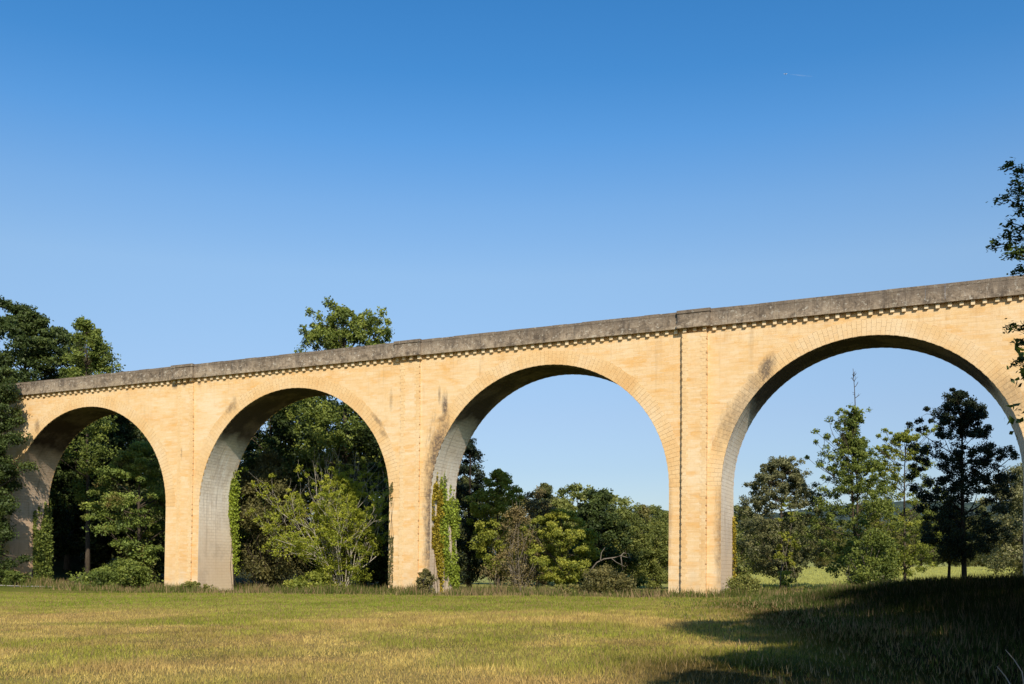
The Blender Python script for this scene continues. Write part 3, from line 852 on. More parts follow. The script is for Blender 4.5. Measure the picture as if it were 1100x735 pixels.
def bare_shrub():
    rg = np.random.default_rng(63); Y = 87.0; x = X_at(368, Y); gz = float(ground_z(x, Y))
    root = empty('twiggy_shrub', (x, Y, gz)); tag(root, 'tall yellow green shrub bristling with bare pale branches in the second arch', 'shrub')
    m = MB(); tips = []; h = CAMZ + (HOR - 481) / F * Y - gz
    for i in range(26):
        a = rg.uniform(0, 2 * pi); sp = rg.uniform(.08, .72)
        grow(m, rg, np.array([.25 * cos(a), .25 * sin(a), -.1]), np.array([sp * cos(a), sp * sin(a) * .8, 1.0]), h * rg.uniform(.32, .48), .046, 3, tips, .26, (2, 3), .5)
    V = np.array(m.v); V[:, 2] *= np.where(V[:, 2] > h, h / V[:, 2], 1)
    m.v = [tuple(p) for p in V]
    m.build('branches', BKM2, root)
    T = np.array([t for t, d in tips if t[2] < .9 * h])
    dens = rg.random(len(T)) < np.clip(1.0 - .72 * T[:, 2] / h, .2, .8)
    T = T[dens]
    P, s, t, b = scatter(rg, T, .40, 46, .085, .8, .62)
    t = np.clip(t + .18 * (P[:, 2] / h - .4), 0, 1)
    Cc = clump_set(rg, h * .84, .0, 3.4, 'ovoid', 170, .55)
    P2, s2, t2, b2 = scatter(rg, Cc, .6, 95, .08, .7, .52)
    P = np.vstack([P, P2]); s = np.r_[s, s2]; t = np.r_[t, t2]; b = np.vstack([b, b2])
    poly_mesh('foliage', leaves(P, s, t, b, rg), 4, LF['yellow'], root, t)
bare_shrub()

def fallen_branch():
    rg = np.random.default_rng(65); Y = 77.5; p = at(636, 601, Y); gz = float(ground_z(p[0], Y))
    m = MB(); c = lambda px, py, dy=0: at(px, py, Y + dy) - np.array([p[0], Y, gz])
    m.tube([c(630, 622, .8), c(635, 612, .5), c(641, 604.5, .2), c(649, 600.5), c(660, 599), c(667, 597), c(678, 600)], [.055, .052, .05, .046, .04, .032, .015], 6)
    m.tube([c(667, 597), c(670, 594), c(675, 595), c(677, 599)], [.045, .04, .035, .02], 5)
    m.tube([c(645, 602), c(646, 594), c(650, 588)], [.04, .03, .012], 5)
    m.tube([c(667, 598), c(668, 606), c(669, 613, .4)], [.04, .03, .012], 5)
    m.tube([c(657, 600), c(662, 604), c(672, 609, -.3)], [.03, .022, .01], 5)
    o = m.build('fallen_branch', BKM); o.location = (p[0], Y, gz)
    tag(o, 'bleached bare branch curling out over the shrubs of the third arch', 'branch')
fallen_branch()

# bushes at the foot of the viaduct
bush('hedge_bush', 'wide green bush in front of the dark hollow under the first arch', 'bush', 128, 88.5, 599, 92, 'mid', nc=70, n=170, leaf=.11, seed=71, tint=.55)
bush('bramble', 'low bramble at the foot of the pier between first and second arches', 'bramble', 208, 81.8, 624, 46, 'weed', nc=30, n=90, leaf=.09, seed=73, tint=.45)
bush('corner_bush', 'small brownish green bush growing at the foot of the ivy clad pier', 'bush', 457, 73.4, 610, 24, 'olive', nc=60, n=50, leaf=.08, seed=76, tint=.62, kind='ovoid')
bush('hedge_bush', 'rounded light green bush under the yellow shrub of the second arch', 'bush', 338, 84.5, 612, 60, 'light', nc=36, n=130, leaf=.10, seed=77, tint=.45)
bush('bramble', 'grey green weeds heaped at the right foot of the third pier', 'bramble', 800, 64.8, 616, 50, 'weed', nc=50, n=110, leaf=.075, seed=79, tint=.40)
bush('bramble', 'dry tangled weeds right of the ivy clad pier under the third arch', 'bramble', 610, 76, 627, 105, 'weed', nc=46, n=90, leaf=.08, seed=81, tint=.5)
bush('hedge_bush', 'dark bush on the slope at the foot of the first arch beside the left tree', 'bush', 8, 86, 610, 60, 'mid', nc=36, n=120, leaf=.11, seed=83, tint=.4)
bush('sapling_clump', 'thin stemmed leafy saplings at the edge of the far meadow', 'sapling', 938, 70, 566, 66, 'mid', nc=64, n=120, leaf=.09, seed=85, tint=.55, twigs=18, bark=BKM)

# the tree at the left edge, in front of the viaduct
tree('broadleaf_tree', 'dark leafy tree standing in front of the left end of the viaduct', 'tree', -28, 88.5, 386, 94, 'column', 'deep', nc=250, n=240, sq=.42,
     extra=[(6, 398), (10, 410), (4, 420), (12, 428), (8, 441), (2, 405), (14, 418), (12, 400), (16, 440), (22, 452), (14, 470), (20, 500), (10, 520), (16, 545), (12, 575), (18, 600), (8, 425)], cr=1.0, leaf=.14, layered=.6, z0=.05, tr=.35, seed=87, tint=.5, nlimb=50)

# ---- ivy on the pier faces
def ivy(label, s0, face, y0, y1, zt, zl, mat, n, seed, leaf=.11, ragged=2.5, name='climbing_ivy', thick=.16, holes=.22):
    rg = np.random.default_rng(seed)
    s, z = s0, 0
    y = rg.uniform(y0, y1, n)
    nn = vnoise(y * 2.6, y * 0 + seed, 2); n2 = vnoise(y * 9, y * 0, 5)
    top = zt - ragged * (1 - nn) - ragged * .8 * n2
    zlo = zl * (1.25 - 1.0 * sstep(y0, y1, y)) + ragged * .5 * (vnoise(y * 4, y * 0, 7) - .5)
    z = zlo + np.maximum(top - zlo, .1) * rg.random(n) ** .9
    keep = vnoise(y * 2.2, z * .8, seed) + .35 * vnoise(y * 6, z * 2.5, seed) > holes * (1 + .25 * (z - zl) / (zt - zl)) + .1
    y = y[keep]; z = z[keep]
    off = np.abs(rg.normal(0, thick, len(y))) + .02
    base = from_wall(s0, (y0 + y1) / 2, 0)
    base[2] = float(ground_z(base[0], base[1]))
    if face == 'side':
        P = np.array([from_wall(s0 + o, yy, zz) for o, yy, zz in zip(off, y, z)])
        nb = np.array([DVEC[0], DVEC[1], 0])
    else:
        P = np.array([from_wall(s0 + yy, yf(zz) - o, zz) for o, yy, zz in zip(off, y, z)])
        nb = np.array([NVEC[0], NVEC[1], 0])
    P = P - base
    t = np.clip(rg.normal(.5, .2, len(P)), 0, 1)
    root = empty(name, base); tag(root, label, 'ivy')
    m = MB()
    for i in range(3):
        yy = rg.uniform(y0, y1); zz = np.linspace(0, max(zl + 1, zt - ragged * 1.2), 6)
        pts = [(from_wall(s0 + .03, yy + .15 * sin(q * 2 + i), q) if face == 'side' else from_wall(s0 + yy + .1 * sin(q * 2 + i), yf(q) - .03, q)) - base for q in zz]
        m.tube(pts, np.linspace(.018, .008, 6), 4)
    m.build('stems', BK, root)
    poly_mesh('foliage', leaves(P, leaf * rg.uniform(.7, 1.3, len(P)), t, np.tile(nb * 1.1, (len(P), 1)), rg, .3, .75), 4, LF[mat], root, t)
sL = lambda k: SC + k * PITCH - RAD
sR = lambda k: SC + k * PITCH + RAD
ivy('thick green ivy climbing the inner face of the third arch pier', sL(2), 'side', 1.2, 4.25, 11.2, 1.6, 'ivy', 15000, 91, ragged=5.2, thick=.13, leaf=.09, holes=.40)
ivy('yellowing ivy strip beside the green ivy on the third arch pier', sL(2), 'side', .05, 1.5, 10.2, 2.4, 'ivyy', 4600, 92, ragged=3.4, thick=.12, holes=.32)
ivy('bright ivy on the far edge of the left pier of the second arch', sL(1), 'side', 3.5, 4.4, 12.0, 5.2, 'ivy', 2600, 93, ragged=1.5, thick=.3)
ivy('dull green ivy covering the left pier of the first arch', sL(0), 'side', 2.3, 4.3, 9.5, .2, 'mid', 5000, 94, ragged=3.2, thick=.2)
ivy('thin straggling ivy along the right edge of the second arch', sR(1), 'front', .02, .42, 9.5, .2, 'olive', 700, 95, ragged=2.0, leaf=.07, thick=.05, holes=.55)
ivy('thin yellow creeper hanging on the far edge of the fourth arch pier', sL(3), 'side', 3.6, 4.2, 6.5, 1.0, 'ivyy', 900, 96, ragged=1.5, leaf=.09, thick=.08)

# ---- wood behind the third arch and far wood: copies of a few trees
def protos():
    out = []
    for i, (mat, kind, rx, h, lay, tint) in enumerate((('farmid', 'round', 4.6, 12.5, .7, .45), ('farolive', 'ovoid', 4.0, 13.5, .7, .5), ('farmid', 'round', 4.4, 11.5, .7, .6),
                                                        ('fardeep', 'ovoid', 3.8, 14.0, .6, .5), ('farolive', 'round', 4.8, 12.0, .7, .4))):
        rg = np.random.default_rng(200 + i)
        root = empty('woodland_tree', (0, 0, 0)); tag(root, 'x', 'tree')
        Cc = clump_set(rg, h, .06 * h, rx, kind, 150, 1.0)
        m = MB(); limbs(m, rg, Cc, h, .22, (0, 0), 16); m.build('trunk', BK, root, True)
        P, s, t, b = scatter(rg, Cc, 1.0, 100, .16, lay, tint)
        poly_mesh('crown', leaves(P, s, t, b, rg), 4, LF[mat], root, t)
        out.append(root)
    return out
PR = protos(); USED = [False] * len(PR)
def put(i, x, y, sc, rz, label, group):
    if not USED[i]: o = PR[i]; USED[i] = True
    else: o = copy_tree(PR[i])
    o.location = (x, y, float(ground_z(x, y)) - .2); o.scale = (sc, sc, sc); o.rotation_euler = (0, 0, rz)
    tag(o, label, 'tree', group); return o
rg0 = np.random.default_rng(77)
H0_ = [12.5, 13.5, 11.5, 14.0, 12.0]
for (px, py, Y, i) in ((585, 513, 118, 3), (620, 516, 122, 0), (655, 526, 110, 2), (690, 538, 126, 1), (716, 546, 118, 0), (560, 528, 112, 1), (672, 545, 98, 0), (705, 556, 100, 2),
                       (735, 540, 130, 3), (760, 545, 124, 1), (637, 533, 140, 1), (604, 532, 108, 2), (700, 540, 150, 0), (535, 520, 125, 3), (790, 540, 128, 0), (500, 505, 128, 3), (470, 480, 118, 3)):
    x = X_at(px, Y); h = CAMZ + (HOR - py) / F * Y - float(ground_z(x, Y))
    kind = ['mid green round tree', 'olive tapering tree', 'light green round tree', 'dark pointed tree', 'grey green tree'][i]
    put(i, x, Y, h / H0_[i], rg0.uniform(0, 6.28), kind + ' in the wood behind the third arch', 'wood behind the third arch')
kinds = ['mid green rounded tree', 'olive tapering tree', 'light green rounded tree', 'dark tapering tree', 'grey green rounded tree']
for row, (Yr, st_) in enumerate(((212, 7.5), (228, 8.5), (250, 9.5))):
    x = 38
    while x < 152:
        i = int(rg0.integers(0, 5)); y = Yr + rg0.uniform(-5, 5) + .05 * x
        put(i, x, y, rg0.uniform(.72, 1.02) * (1 + .12 * row), rg0.uniform(0, 6.28), kinds[i] + ' in the wood edging the far meadow', 'wood edging the far meadow')
        x += st_ * rg0.uniform(.75, 1.25)
for (px, Y, i) in ((-10, 132, 3), (20, 138, 3), (55, 142, 0), (95, 140, 3), (140, 138, 0), (190, 135, 3), (240, 130, 3), (290, 128, 3), (340, 132, 3), (390, 126, 3), (430, 124, 3), (60, 128, 3), (110, 130, 3), (165, 122, 3)):
    put(i, X_at(px, Y), Y, rg0.uniform(1.3, 1.65), rg0.uniform(0, 6.28), kinds[i] + ' in the shaded wood behind the first and second arches', 'shaded wood behind the first and second arches')
for i, u in enumerate(USED):
    if not u:
        put(i, 60, 262, 1, 0, kinds[i] + ' in the wood edging the far meadow', 'wood edging the far meadow')

# labels: count each kind along its wood, by bearing from the viewpoint
ORD = 'first second third fourth fifth sixth seventh eighth ninth tenth eleventh twelfth thirteenth fourteenth fifteenth sixteenth'.split()
FROM = {'wood behind the third arch': 'from the ivy clad pier', 'wood edging the far meadow': 'from the golden pier',
        'shaded wood behind the first and second arches': 'from the left end'}
buckets = {}
for o in COL.objects:
    if o.parent is None and o.get('group') in FROM: buckets.setdefault((o['label'], o['group']), []).append(o)
for (lab, grp), L in buckets.items():
    if len(L) < 2: continue
    L.sort(key=lambda o: o.location.x / o.location.y)
    for i, o in enumerate(L):
        a, b = lab.split(' in the ', 1)
        o['label'] = ORD[i] + ' ' + a + ' ' + FROM[grp] + ', ' + b.replace('the first and second arches', 'first two arches').replace('the ', '')

# ------------------------------------------------------------------ hills
def hills():
    N = NT('wooded_hills'); geo = N.n('NewGeometry')
    n = N.noise(geo.outputs['Position'], .06, 6, .75); n2 = N.noise(geo.outputs['Position'], .012, 3)
    c = N.ramp(n, [(.3, (.030, .050, .048)), (.55, (.062, .088, .070)), (.75, (.10, .125, .085))])
    c = N.mix(N.rng(n2, .4, .65, 0, .5), c, (.075, .10, .11))  # bluish mix paints distance haze into the hill colour
    mat = N.finish(c, 1.0, n, 1.0, 6.0, .0)
    xs = np.linspace(-900, 1500, 640); rows = 16
    V = []
    for j in range(rows):
        t = j / (rows - 1)
        for x in xs:
            top = 62 + 26 * fbm(np.array([x / 330]), np.array([.5]), 2)[0] - 34 * float(sstep(500, -300, x)) * .5 + 14 * float(sstep(250, 460, x))
            z = top * sin(t * pi / 2) + (3.2 * vnoise(np.array([x / 7.0]), np.array([t * 40]), 3)[0] if j else -4)
            V.append((x, 1010 + 190 * t + 60 * sin(x / 300), z))
    nx = len(xs)
    Fc = [(j * nx + i, j * nx + i + 1, (j + 1) * nx + i + 1, (j + 1) * nx + i) for j in range(rows - 1) for i in range(nx - 1)]
    m = MB(); m.add(V, Fc); o = m.build('hills', mat, None, False); tag(o, kind='structure')
hills()

# ------------------------------------------------------------------ paths
def path(pts, w, name, c1, c2):
    N = NT(name + '_gravel'); geo = N.n('NewGeometry')
    n = N.noise(geo.outputs['Position'], 4, 5, .7)
    mat = N.finish(N.mix(N.rng(n, .3, .7), c1, c2), 1, n, .5, .03, .1)
    pts = np.array(pts, float); t = np.linspace(0, 1, 40); k = np.linspace(0, 1, len(pts))
    x = np.interp(t, k, pts[:, 0]); y = np.interp(t, k, pts[:, 1])
    dx = np.gradient(x); dy = np.gradient(y); L = np.hypot(dx, dy) + 1e-6
    m = MB(); V = []
    for i in range(40):
        for sgn in (-1, -.5, 0, .5, 1):
            q = (x[i] - dy[i] / L[i] * w * sgn * (1 + .15 * sin(i * 1.7)), y[i] + dx[i] / L[i] * w * sgn)
            V.append((q[0], q[1], float(ground_z(q[0], q[1])) + .05))
    m.add(V, [(i * 5 + j, i * 5 + j + 1, (i + 1) * 5 + j + 1, (i + 1) * 5 + j) for i in range(39) for j in range(4)])
    o = m.build(name, mat); tag(o, kind='structure')
path([(X_at(-40, 84), 84), (X_at(15, 84), 84), (X_at(62, 85.5), 85.5)], .75, 'footpath', (.42, .37, .28), (.60, .54, .43))
path([(X_at(70, 88), 88), (X_at(85, 95), 95), (X_at(92, 103), 103), (X_at(100, 113), 113)], 1.3, 'dirt_path', (.20, .18, .15), (.32, .28, .24))

# ------------------------------------------------------------------ meadow grass, weeds
def m_blade(name, trans=.3):
    N = NT(name); a = N.n('Attribute', attribute_name='col')
    d = N.n('BsdfDiffuse'); N.link(a.outputs['Color'], d.inputs[0])
    t = N.n('BsdfTranslucent'); N.link(a.outputs['Color'], t.inputs[0])
    mx = N.n('MixShader'); mx.inputs[0].default_value = trans
    N.link(d.outputs[0], mx.inputs[1]); N.link(t.outputs[0], mx.inputs[2]); N.link(mx.outputs[0], N.out.inputs[0])
    return N.mat
M_BLADE = m_blade('grass_blades')

def blades(name, x, y, h, w, col, rg, lean=.45, kind='stuff'):
    n = len(x); z = ground_z(x, y) - .02
    a = rg.uniform(0, 2 * pi, n); la = rg.uniform(0, 2 * pi, n); ll = h * lean * rg.random(n)
    B = np.stack([x, y, z], 1); ax = np.stack([np.cos(a), np.sin(a) * .4, 0 * a], 1) * w[:, None]
    T = B + np.stack([np.cos(la) * ll, np.sin(la) * ll, h], 1)
    o = poly_mesh(name, np.stack([B - ax, B + ax, T], 1), 3, M_BLADE, None, None, col)
    tag(o, kind=kind)
    return o

def meadow():
    rg = np.random.default_rng(301); n = 620000
    y = 10.5 + 64 * rg.random(n) ** 1.0
    x = rg.uniform(-1, 1, n) * (.53 * y + 5)
    # keep in front of the viaduct
    front = (x * NVEC[0] + (y - DW) * NVEC[1]) > -1.0
    x = x[front]; y = y[front]
    hn = fbm(x / 1.3, y / 1.3, 6, 3); hb = fbm(x / 7, y / 7, 12, 3)
    h = (.04 + .08 * hn + .05 * sstep(.5, .7, hb)) * rg.uniform(.55, 1.3, len(x))
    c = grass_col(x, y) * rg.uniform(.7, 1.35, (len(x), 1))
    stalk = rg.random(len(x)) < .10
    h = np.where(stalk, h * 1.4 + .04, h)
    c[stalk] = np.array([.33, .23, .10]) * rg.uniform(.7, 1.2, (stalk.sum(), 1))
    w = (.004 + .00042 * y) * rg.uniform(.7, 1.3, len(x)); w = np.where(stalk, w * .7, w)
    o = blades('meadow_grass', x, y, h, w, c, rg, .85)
    tag(o, 'short green and straw coloured grass of the meadow', 'grass')
meadow()

def bank_grass():
    rg = np.random.default_rng(303); n = 150000
    y = rg.uniform(9, 66, n); x = 2.0 + .11 * y + rg.random(n) ** .9 * (.46 * y + 9)
    k = sstep(0, 8, x - (3.5 + .13 * y)); keep = (rg.random(n) < .15 + .85 * k) & ((x * NVEC[0] + (y - DW) * NVEC[1]) > 1.5)
    x, y, k = x[keep], y[keep], k[keep]
    hb = fbm(x / 2.2, y / 2.2, 15, 3)
    h = (.16 + .58 * k * hb) * rg.uniform(.5, 1.25, len(x))
    c = np.array([.022, .028, .007])[None] * rg.uniform(.6, 1.3, (len(x), 1))
    dry = rg.random(len(x)) < .10 + .2 * sstep(.5, .65, hb)
    c[dry] = np.array([.085, .062, .032]) * rg.uniform(.6, 1.2, (dry.sum(), 1))
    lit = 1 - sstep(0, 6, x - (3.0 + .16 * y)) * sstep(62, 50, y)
    c = c * (1 + 3.6 * lit[:, None])  # blades coloured dark inside the shaded area, brighter outside it
    w = (.005 + .00055 * y) * rg.uniform(.7, 1.4, len(x))
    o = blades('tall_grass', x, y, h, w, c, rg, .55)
    tag(o, 'tall rough grass on the shaded bank', 'grass')
bank_grass()

def foot_weeds():
    rg = np.random.default_rng(305); n = 60000
    s = rg.uniform(-52, 34, n); d = np.abs(rg.normal(0, 1, n)) * 2.4 + .15
    d = np.where(rg.random(n) < .35, -rg.uniform(3.8, 9, n), d)
    p = np.array([0, DW])[None] + s[:, None] * DVEC[None] + d[:, None] * NVEC[None]
    x, y = p[:, 0], p[:, 1]
    hb = fbm(x / 1.6, y / 1.6, 21, 3)
    keep = rg.random(n) < np.clip((hb - .25) * 2.4, 0.05, 1); x, y, hb = x[keep], y[keep], hb[keep]
    h = (.15 + 1.35 * np.clip(hb - .34, 0, 1)) * rg.uniform(.5, 1.3, len(x))
    c = np.array([.095, .115, .024])[None] * rg.uniform(.55, 1.4, (len(x), 1))
    dry = rg.random(len(x)) < .25 + .4 * sstep(.45, .6, fbm(x / 5, y / 5, 30, 2))
    c[dry] = np.array([.30, .215, .105]) * rg.uniform(.6, 1.2, (dry.sum(), 1))
    o = blades('weeds', x, y, h, rg.uniform(.02, .055, len(x)), c, rg, .6)
    tag(o, 'rough weeds and dry stems along the foot of the viaduct', 'weeds')
foot_weeds()

def far_grass():
    rg = np.random.default_rng(307); n = 45000
    y = rg.uniform(72, 205, n); x = .18 * y + rg.random(n) * (.42 * y)
    c = grass_col(x, y) * rg.uniform(.8, 1.25, (n, 1))
    keep = (x * NVEC[0] + (y - DW) * NVEC[1]) < -5
    o = blades('far_meadow_grass', x[keep], y[keep], rg.uniform(.12, .35, keep.sum()), np.full(keep.sum(), .06), c[keep], rg)
    tag(o, 'pale sunlit grass of the meadow beyond the fourth arch', 'grass')
far_grass()

# two pale dry stalks that lean out of the shaded bank
for (a, b, lab) in (((1080, 698), (1098, 722), 'taller pale dry stalk leaning on the shaded bank'), ((1071, 716), (1087, 738), 'lower pale dry stalk leaning on the shaded bank')):
    Y = 14.0; p = at(*b, Y); q = at(*a, Y)
    m = MB(); base = np.array([p[0], Y, float(ground_z(p[0], Y))])
    m.tube([np.array([.06, 0, -.05]), p - base, (p + q) / 2 - base + np.array([.01, 0, .01]), q - base], [.009, .008, .007, .004], 5)
    o = m.build('dry_stalk', BKP); o.location = base; tag(o, lab, 'stalk')

# ------------------------------------------------------------------ big trees on the right: one reaches into view, their shade falls on the bank
def leaf_hex(C, size, tint, N_, rg):
    """pointed six-sided leaves lying near horizontal, for close branches"""
    n = N_ / (np.linalg.norm(N_, axis=1)[:, None] + 1e-9)
    r = rg.normal(size=(len(C), 3)); t = np.cross(n, r); t /= np.linalg.norm(t, axis=1)[:, None] + 1e-9
    b = np.cross(n, t); s = size[:, None]; w = s * .55
    return np.stack([C - t * s, C - t * s * .35 + b * w - n * s * .1, C + t * s * .3 + b * w * .9 - n * s * .1, C + t * s * 1.1 - n * s * .2, C + t * s * .3 - b * w * .9 - n * s * .1, C - t * s * .35 - b * w - n * s * .1], 1)

def big_tree(name, label, X, Y, H, R, seed, boughs=(), nc=130, n=230, leaf=.15, z0=.16, cull=None):
    rg = np.random.default_rng(seed); gz = float(ground_z(X, Y))
    root = empty(name, (X, Y, gz)); tag(root, label, 'tree')
    Cc = clump_set(rg, H, z0 * H, R, 'ovoid', nc, R * .24)
    if cull is not None:
        Cc = Cc[(Cc[:, 0] + X) > cull * (Cc[:, 1] + Y) + R * .24]
    m = MB(); limbs(m, rg, Cc, H, .42, (0, 0), 45)
    P, s, t, b = scatter(rg, Cc, R * .24, n, leaf, .6, .45)
    if cull is not None:
        k = (P[:, 0] + X) > cull * (P[:, 1] + Y); P, s, t, b = P[k], s[k], t[k], b[k]
    poly_mesh('crown', leaves(P, s, t, b, rg), 4, LF['shade'], root, t)
    LC = []; LN = []; LS = []; LT = []
    for (end, droop, dens) in boughs:
        e = np.array(end) - np.array([X, Y, gz])
        za = max(z0 * H, e[2] - np.hypot(e[0], e[1]) * .25)
        p0 = np.array([0, 0, za]); L = np.linalg.norm(e - p0)
        mid = (p0 + e) / 2 + np.array([0, rg.normal(0, .4), droop * L])
        tt = np.linspace(0, 1, 14)[:, None]
        pts = (1 - tt) ** 2 * p0 + 2 * tt * (1 - tt) * mid + tt ** 2 * e
        m.tube(pts, np.linspace(.075, .006, 14), 6)
        dirn = (e - mid); dirn /= np.linalg.norm(dirn)
        side = np.cross(dirn, [0, 0, 1]); side /= np.linalg.norm(side)
        for q in np.linspace(.48, 1.0, int(26 * dens)):
            a = (1 - q) ** 2 * p0 + 2 * q * (1 - q) * mid + q ** 2 * e
            for sg in (-1, 1):
                tl = (.12 + .75 * min(1.03 - q, .32)) * rg.uniform(.6, 1.2)
                d = dirn * .75 + side * sg * rg.uniform(.5, 1.0) + np.array([0, 0, rg.normal(-.05, .22)]); d /= np.linalg.norm(d)
                c = a + d * tl
                m.tube([a, (a + c) / 2 + np.array([0, 0, .02]), c], [.010, .007, .003], 4, cap=False)
                k = int(64 * tl / .3 + 18); u = rg.random(k)[:, None]
                pp = a + d * tl * u + rg.normal(0, .035, (k, 3)) + np.array([0, 0, -.02])
                LC.append(pp); LN.append(rg.normal(0, .42, (k, 3)) + np.array([0, -.25, 1.0])); LS.append(rg.uniform(.020, .036, k)); LT.append(np.clip(rg.normal(.45, .2, k), 0, 1))
    m.build('trunk', BKD, root, True)
    if LC:
        poly_mesh('bough_leaves', leaf_hex(np.vstack(LC), np.concatenate(LS), None, np.vstack(LN), rg), 6, LF['shade'], root, np.concatenate(LT))
    return root

YB = 14.5
B = lambda px, py, dy=0.0: at(px, py, YB + dy)
big_tree('overhanging_tree', 'large dark tree at the right edge reaching leafy boughs in front of the viaduct', 15.4, 15.0, 17.0, 5.3, 401,
         boughs=[(B(1086, 178), -.10, 1.0), (B(1094, 196, .5), -.08, 1.0), (B(1080, 213), -.08, .9), (B(1088, 240, .4), -.06, .9), (B(1072, 261), -.05, 1.0), (B(1092, 272, -.4), -.03, .9),
                 (B(1099, 290, .3), -.05, .7), (B(1099, 226, .6), -.05, 1.0), (B(1090, 349), .06, .9), (B(1099, 366, .4), .06, .7), (B(1097, 386), .08, .7), (B(1096, 206, -.5), -.08, .9), (B(1084, 252, .2), -.05, .9)], nc=150, n=240, leaf=.12)
big_tree('shade_tree', 'tall tree near the viewpoint whose shade darkens the near corner of the meadow', 9.6, 1.5, 13.5, 6.0, 403, nc=130, n=210, leaf=.2)
big_tree('shade_tree', 'tall tree on the bank whose shade reaches towards the fourth arch', 26.0, 31.0, 17.0, 7.5, 405, nc=140, n=210, leaf=.22)

big_tree('shade_tree', 'tall tree far along the bank whose shade blackens the grass before the fourth arch', 29.8, 41.0, 18.5, 7.6, 407, nc=140, n=210, leaf=.22)

big_tree('shade_tree', 'tallest high crowned tree beside the viewpoint whose shade joins the others', 13.6, 5.0, 19.5, 5.6, 411, nc=130, n=210, leaf=.19, z0=.38)
big_tree('shade_tree', 'broad tree between the overhanging tree and the bank whose shade joins theirs', 21.5, 25.0, 16.0, 7.0, 409, nc=140, n=210, leaf=.2)

# ------------------------------------------------------------------ airliner high in the sky with a short faint trail
def airliner():
    Y = 5200; p = at(843.5, 79.5, Y)
    root = empty('airliner', p, radians(8)); root.scale = (.55, .55, .55); tag(root, 'tiny white airliner high in the blue sky', 'airliner')
    N = NT('white_paint'); g = N.n('NewGeometry'); wmat = N.finish(N.mix(N.noise(g.outputs['Position'], .3), (.45, .46, .48), (.55, .56, .58)), .5)
    m = MB(); x = np.linspace(-18, 18, 11); m.tube(np.stack([x, 0 * x, 0 * x], 1), [.4, 1.4, 1.9, 2, 2, 2, 2, 1.9, 1.6, 1.0, .4], 8); m.build('fuselage', wmat, root, True)
    for sg in (-1, 1):
        m = MB(); m.add([(-3, 0, -.5), (4, 0, -.5), (9, sg * 17, .6), (7, sg * 17, .6), (-3, 0, .1), (4, 0, .1), (9, sg * 17, .8), (7, sg * 17, .8)],
                        [(0, 1, 2, 3), (7, 6, 5, 4), (0, 4, 5, 1), (1, 5, 6, 2), (2, 6, 7, 3), (3, 7, 4, 0)]); m.build('wing', wmat, root)
    m = MB(); m.add([(12, -.2, 1), (17, -.2, 1), (19, -.2, 7), (16.5, -.2, 7), (12, .2, 1), (17, .2, 1), (19, .2, 7), (16.5, .2, 7)],
                    [(0, 1, 2, 3), (7, 6, 5, 4), (0, 4, 5, 1), (1, 5, 6, 2), (2, 6, 7, 3), (3, 7, 4, 0)]); m.build('tail_fin', wmat, root)
    N = NT('thin_vapour'); tr = N.n('BsdfTransparent'); d = N.n('BsdfDiffuse'); d.inputs[0].default_value = (.9, .9, .9, 1)
    g = N.n('TexCoord'); mx = N.n('MixShader'); N.link(N.rng(N.noise(g.outputs['Object'], .02, 3), .35, .7, .01, .05), mx.inputs[0])
    N.link(tr.outputs[0], mx.inputs[1]); N.link(d.outputs[0], mx.inputs[2]); N.link(mx.outputs[0], N.out.inputs[0])
    m = MB(); x = np.linspace(28, 150, 9); m.tube(np.stack([x, 0 * x, -.02 * x], 1), [1, 2, 2.6, 3, 3, 2.8, 2.4, 1.8, .6], 8)
    o = m.build('vapour_trail', N.mat, None, True); o.location = p; o.rotation_euler = (0, 0, radians(8)); tag(o, 'short faint vapour trail behind the tiny airliner', 'vapour trail')
airliner()

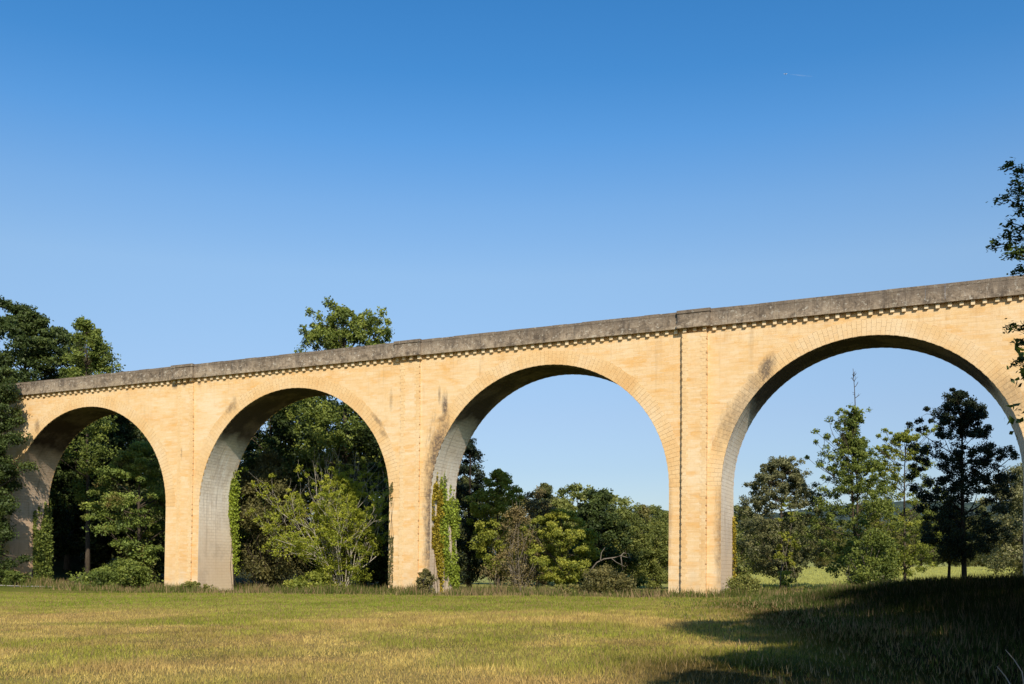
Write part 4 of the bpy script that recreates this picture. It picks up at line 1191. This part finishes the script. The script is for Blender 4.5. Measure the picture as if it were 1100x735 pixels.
# ------------------------------------------------------------------ light, sky, camera
SD = np.array([.123, -.832, .540]); SD /= np.linalg.norm(SD)
sun = bpy.data.lights.new('sun', 'SUN'); sun.energy = 5.0; sun.angle = radians(.53); sun.color = (1.0, .90, .76)
so = bpy.data.objects.new('sun', sun); COL.objects.link(so)
from mathutils import Vector
so.rotation_euler = Vector(SD).to_track_quat('Z', 'Y').to_euler(); so.location = (10, -60, 60)
SKY_TINT = [(0.0, (.62, .62, .70)), (.10, (.67, .68, .75)), (.15, (.775, .76, .81)), (.28, (.98, 1.05, 1.05)), (.338, (.80, 1.04, 1.15)), (.394, (.53, .975, 1.23)), (.442, (.36, .88, 1.20)), (.50, (.29, .83, 1.18)), (1.0, (.24, .70, 1.10))]
w = bpy.data.worlds.new('World'); scene.world = w; w.use_nodes = True
nt = w.node_tree; nt.nodes.clear()
sky = nt.nodes.new('ShaderNodeTexSky'); sky.sky_type = 'NISHITA'; sky.sun_disc = False
sky.sun_elevation = math.asin(SD[2]); sky.sun_rotation = math.atan2(SD[0], SD[1])
sky.air_density = 1.0; sky.dust_density = .6; sky.ozone_density = 2.2; sky.altitude = 150
tcw = nt.nodes.new('ShaderNodeTexCoord'); spw = nt.nodes.new('ShaderNodeSeparateXYZ'); rw = nt.nodes.new('ShaderNodeValToRGB')
for i, (p_, c_) in enumerate(SKY_TINT):
    if i > 1: rw.color_ramp.elements.new(p_)
for e_, (p_, c_) in zip(rw.color_ramp.elements, SKY_TINT): e_.position = p_; e_.color = (*c_, 1)
hs = nt.nodes.new('ShaderNodeMix'); hs.data_type = 'RGBA'; hs.blend_type = 'MULTIPLY'; hs.inputs[0].default_value = 1.0
nt.links.new(tcw.outputs['Generated'], spw.inputs[0]); nt.links.new(spw.outputs[2], rw.inputs[0]); nt.links.new(rw.outputs[0], hs.inputs[7])
bg = nt.nodes.new('ShaderNodeBackground'); bg.inputs[1].default_value = .14
ow = nt.nodes.new('ShaderNodeOutputWorld')
nt.links.new(sky.outputs[0], hs.inputs[6]); nt.links.new(hs.outputs[2], bg.inputs[0]); nt.links.new(bg.outputs[0], ow.inputs[0])

cam = bpy.data.cameras.new('camera'); co = bpy.data.objects.new('camera', cam); COL.objects.link(co)
cam.sensor_width = 36; cam.lens = F / W0 * 36; cam.shift_y = (HOR - H0 / 2) / W0
cam.clip_end = 20000; cam.clip_start = .1
co.location = (0, 0, CAMZ); co.rotation_euler = (pi / 2, 0, 0)
scene.camera = co
scene.view_settings.view_transform = 'Standard'; scene.view_settings.look = 'None'; scene.view_settings.exposure = 0
scene.cycles.max_bounces = 6; scene.cycles.transparent_max_bounces = 8
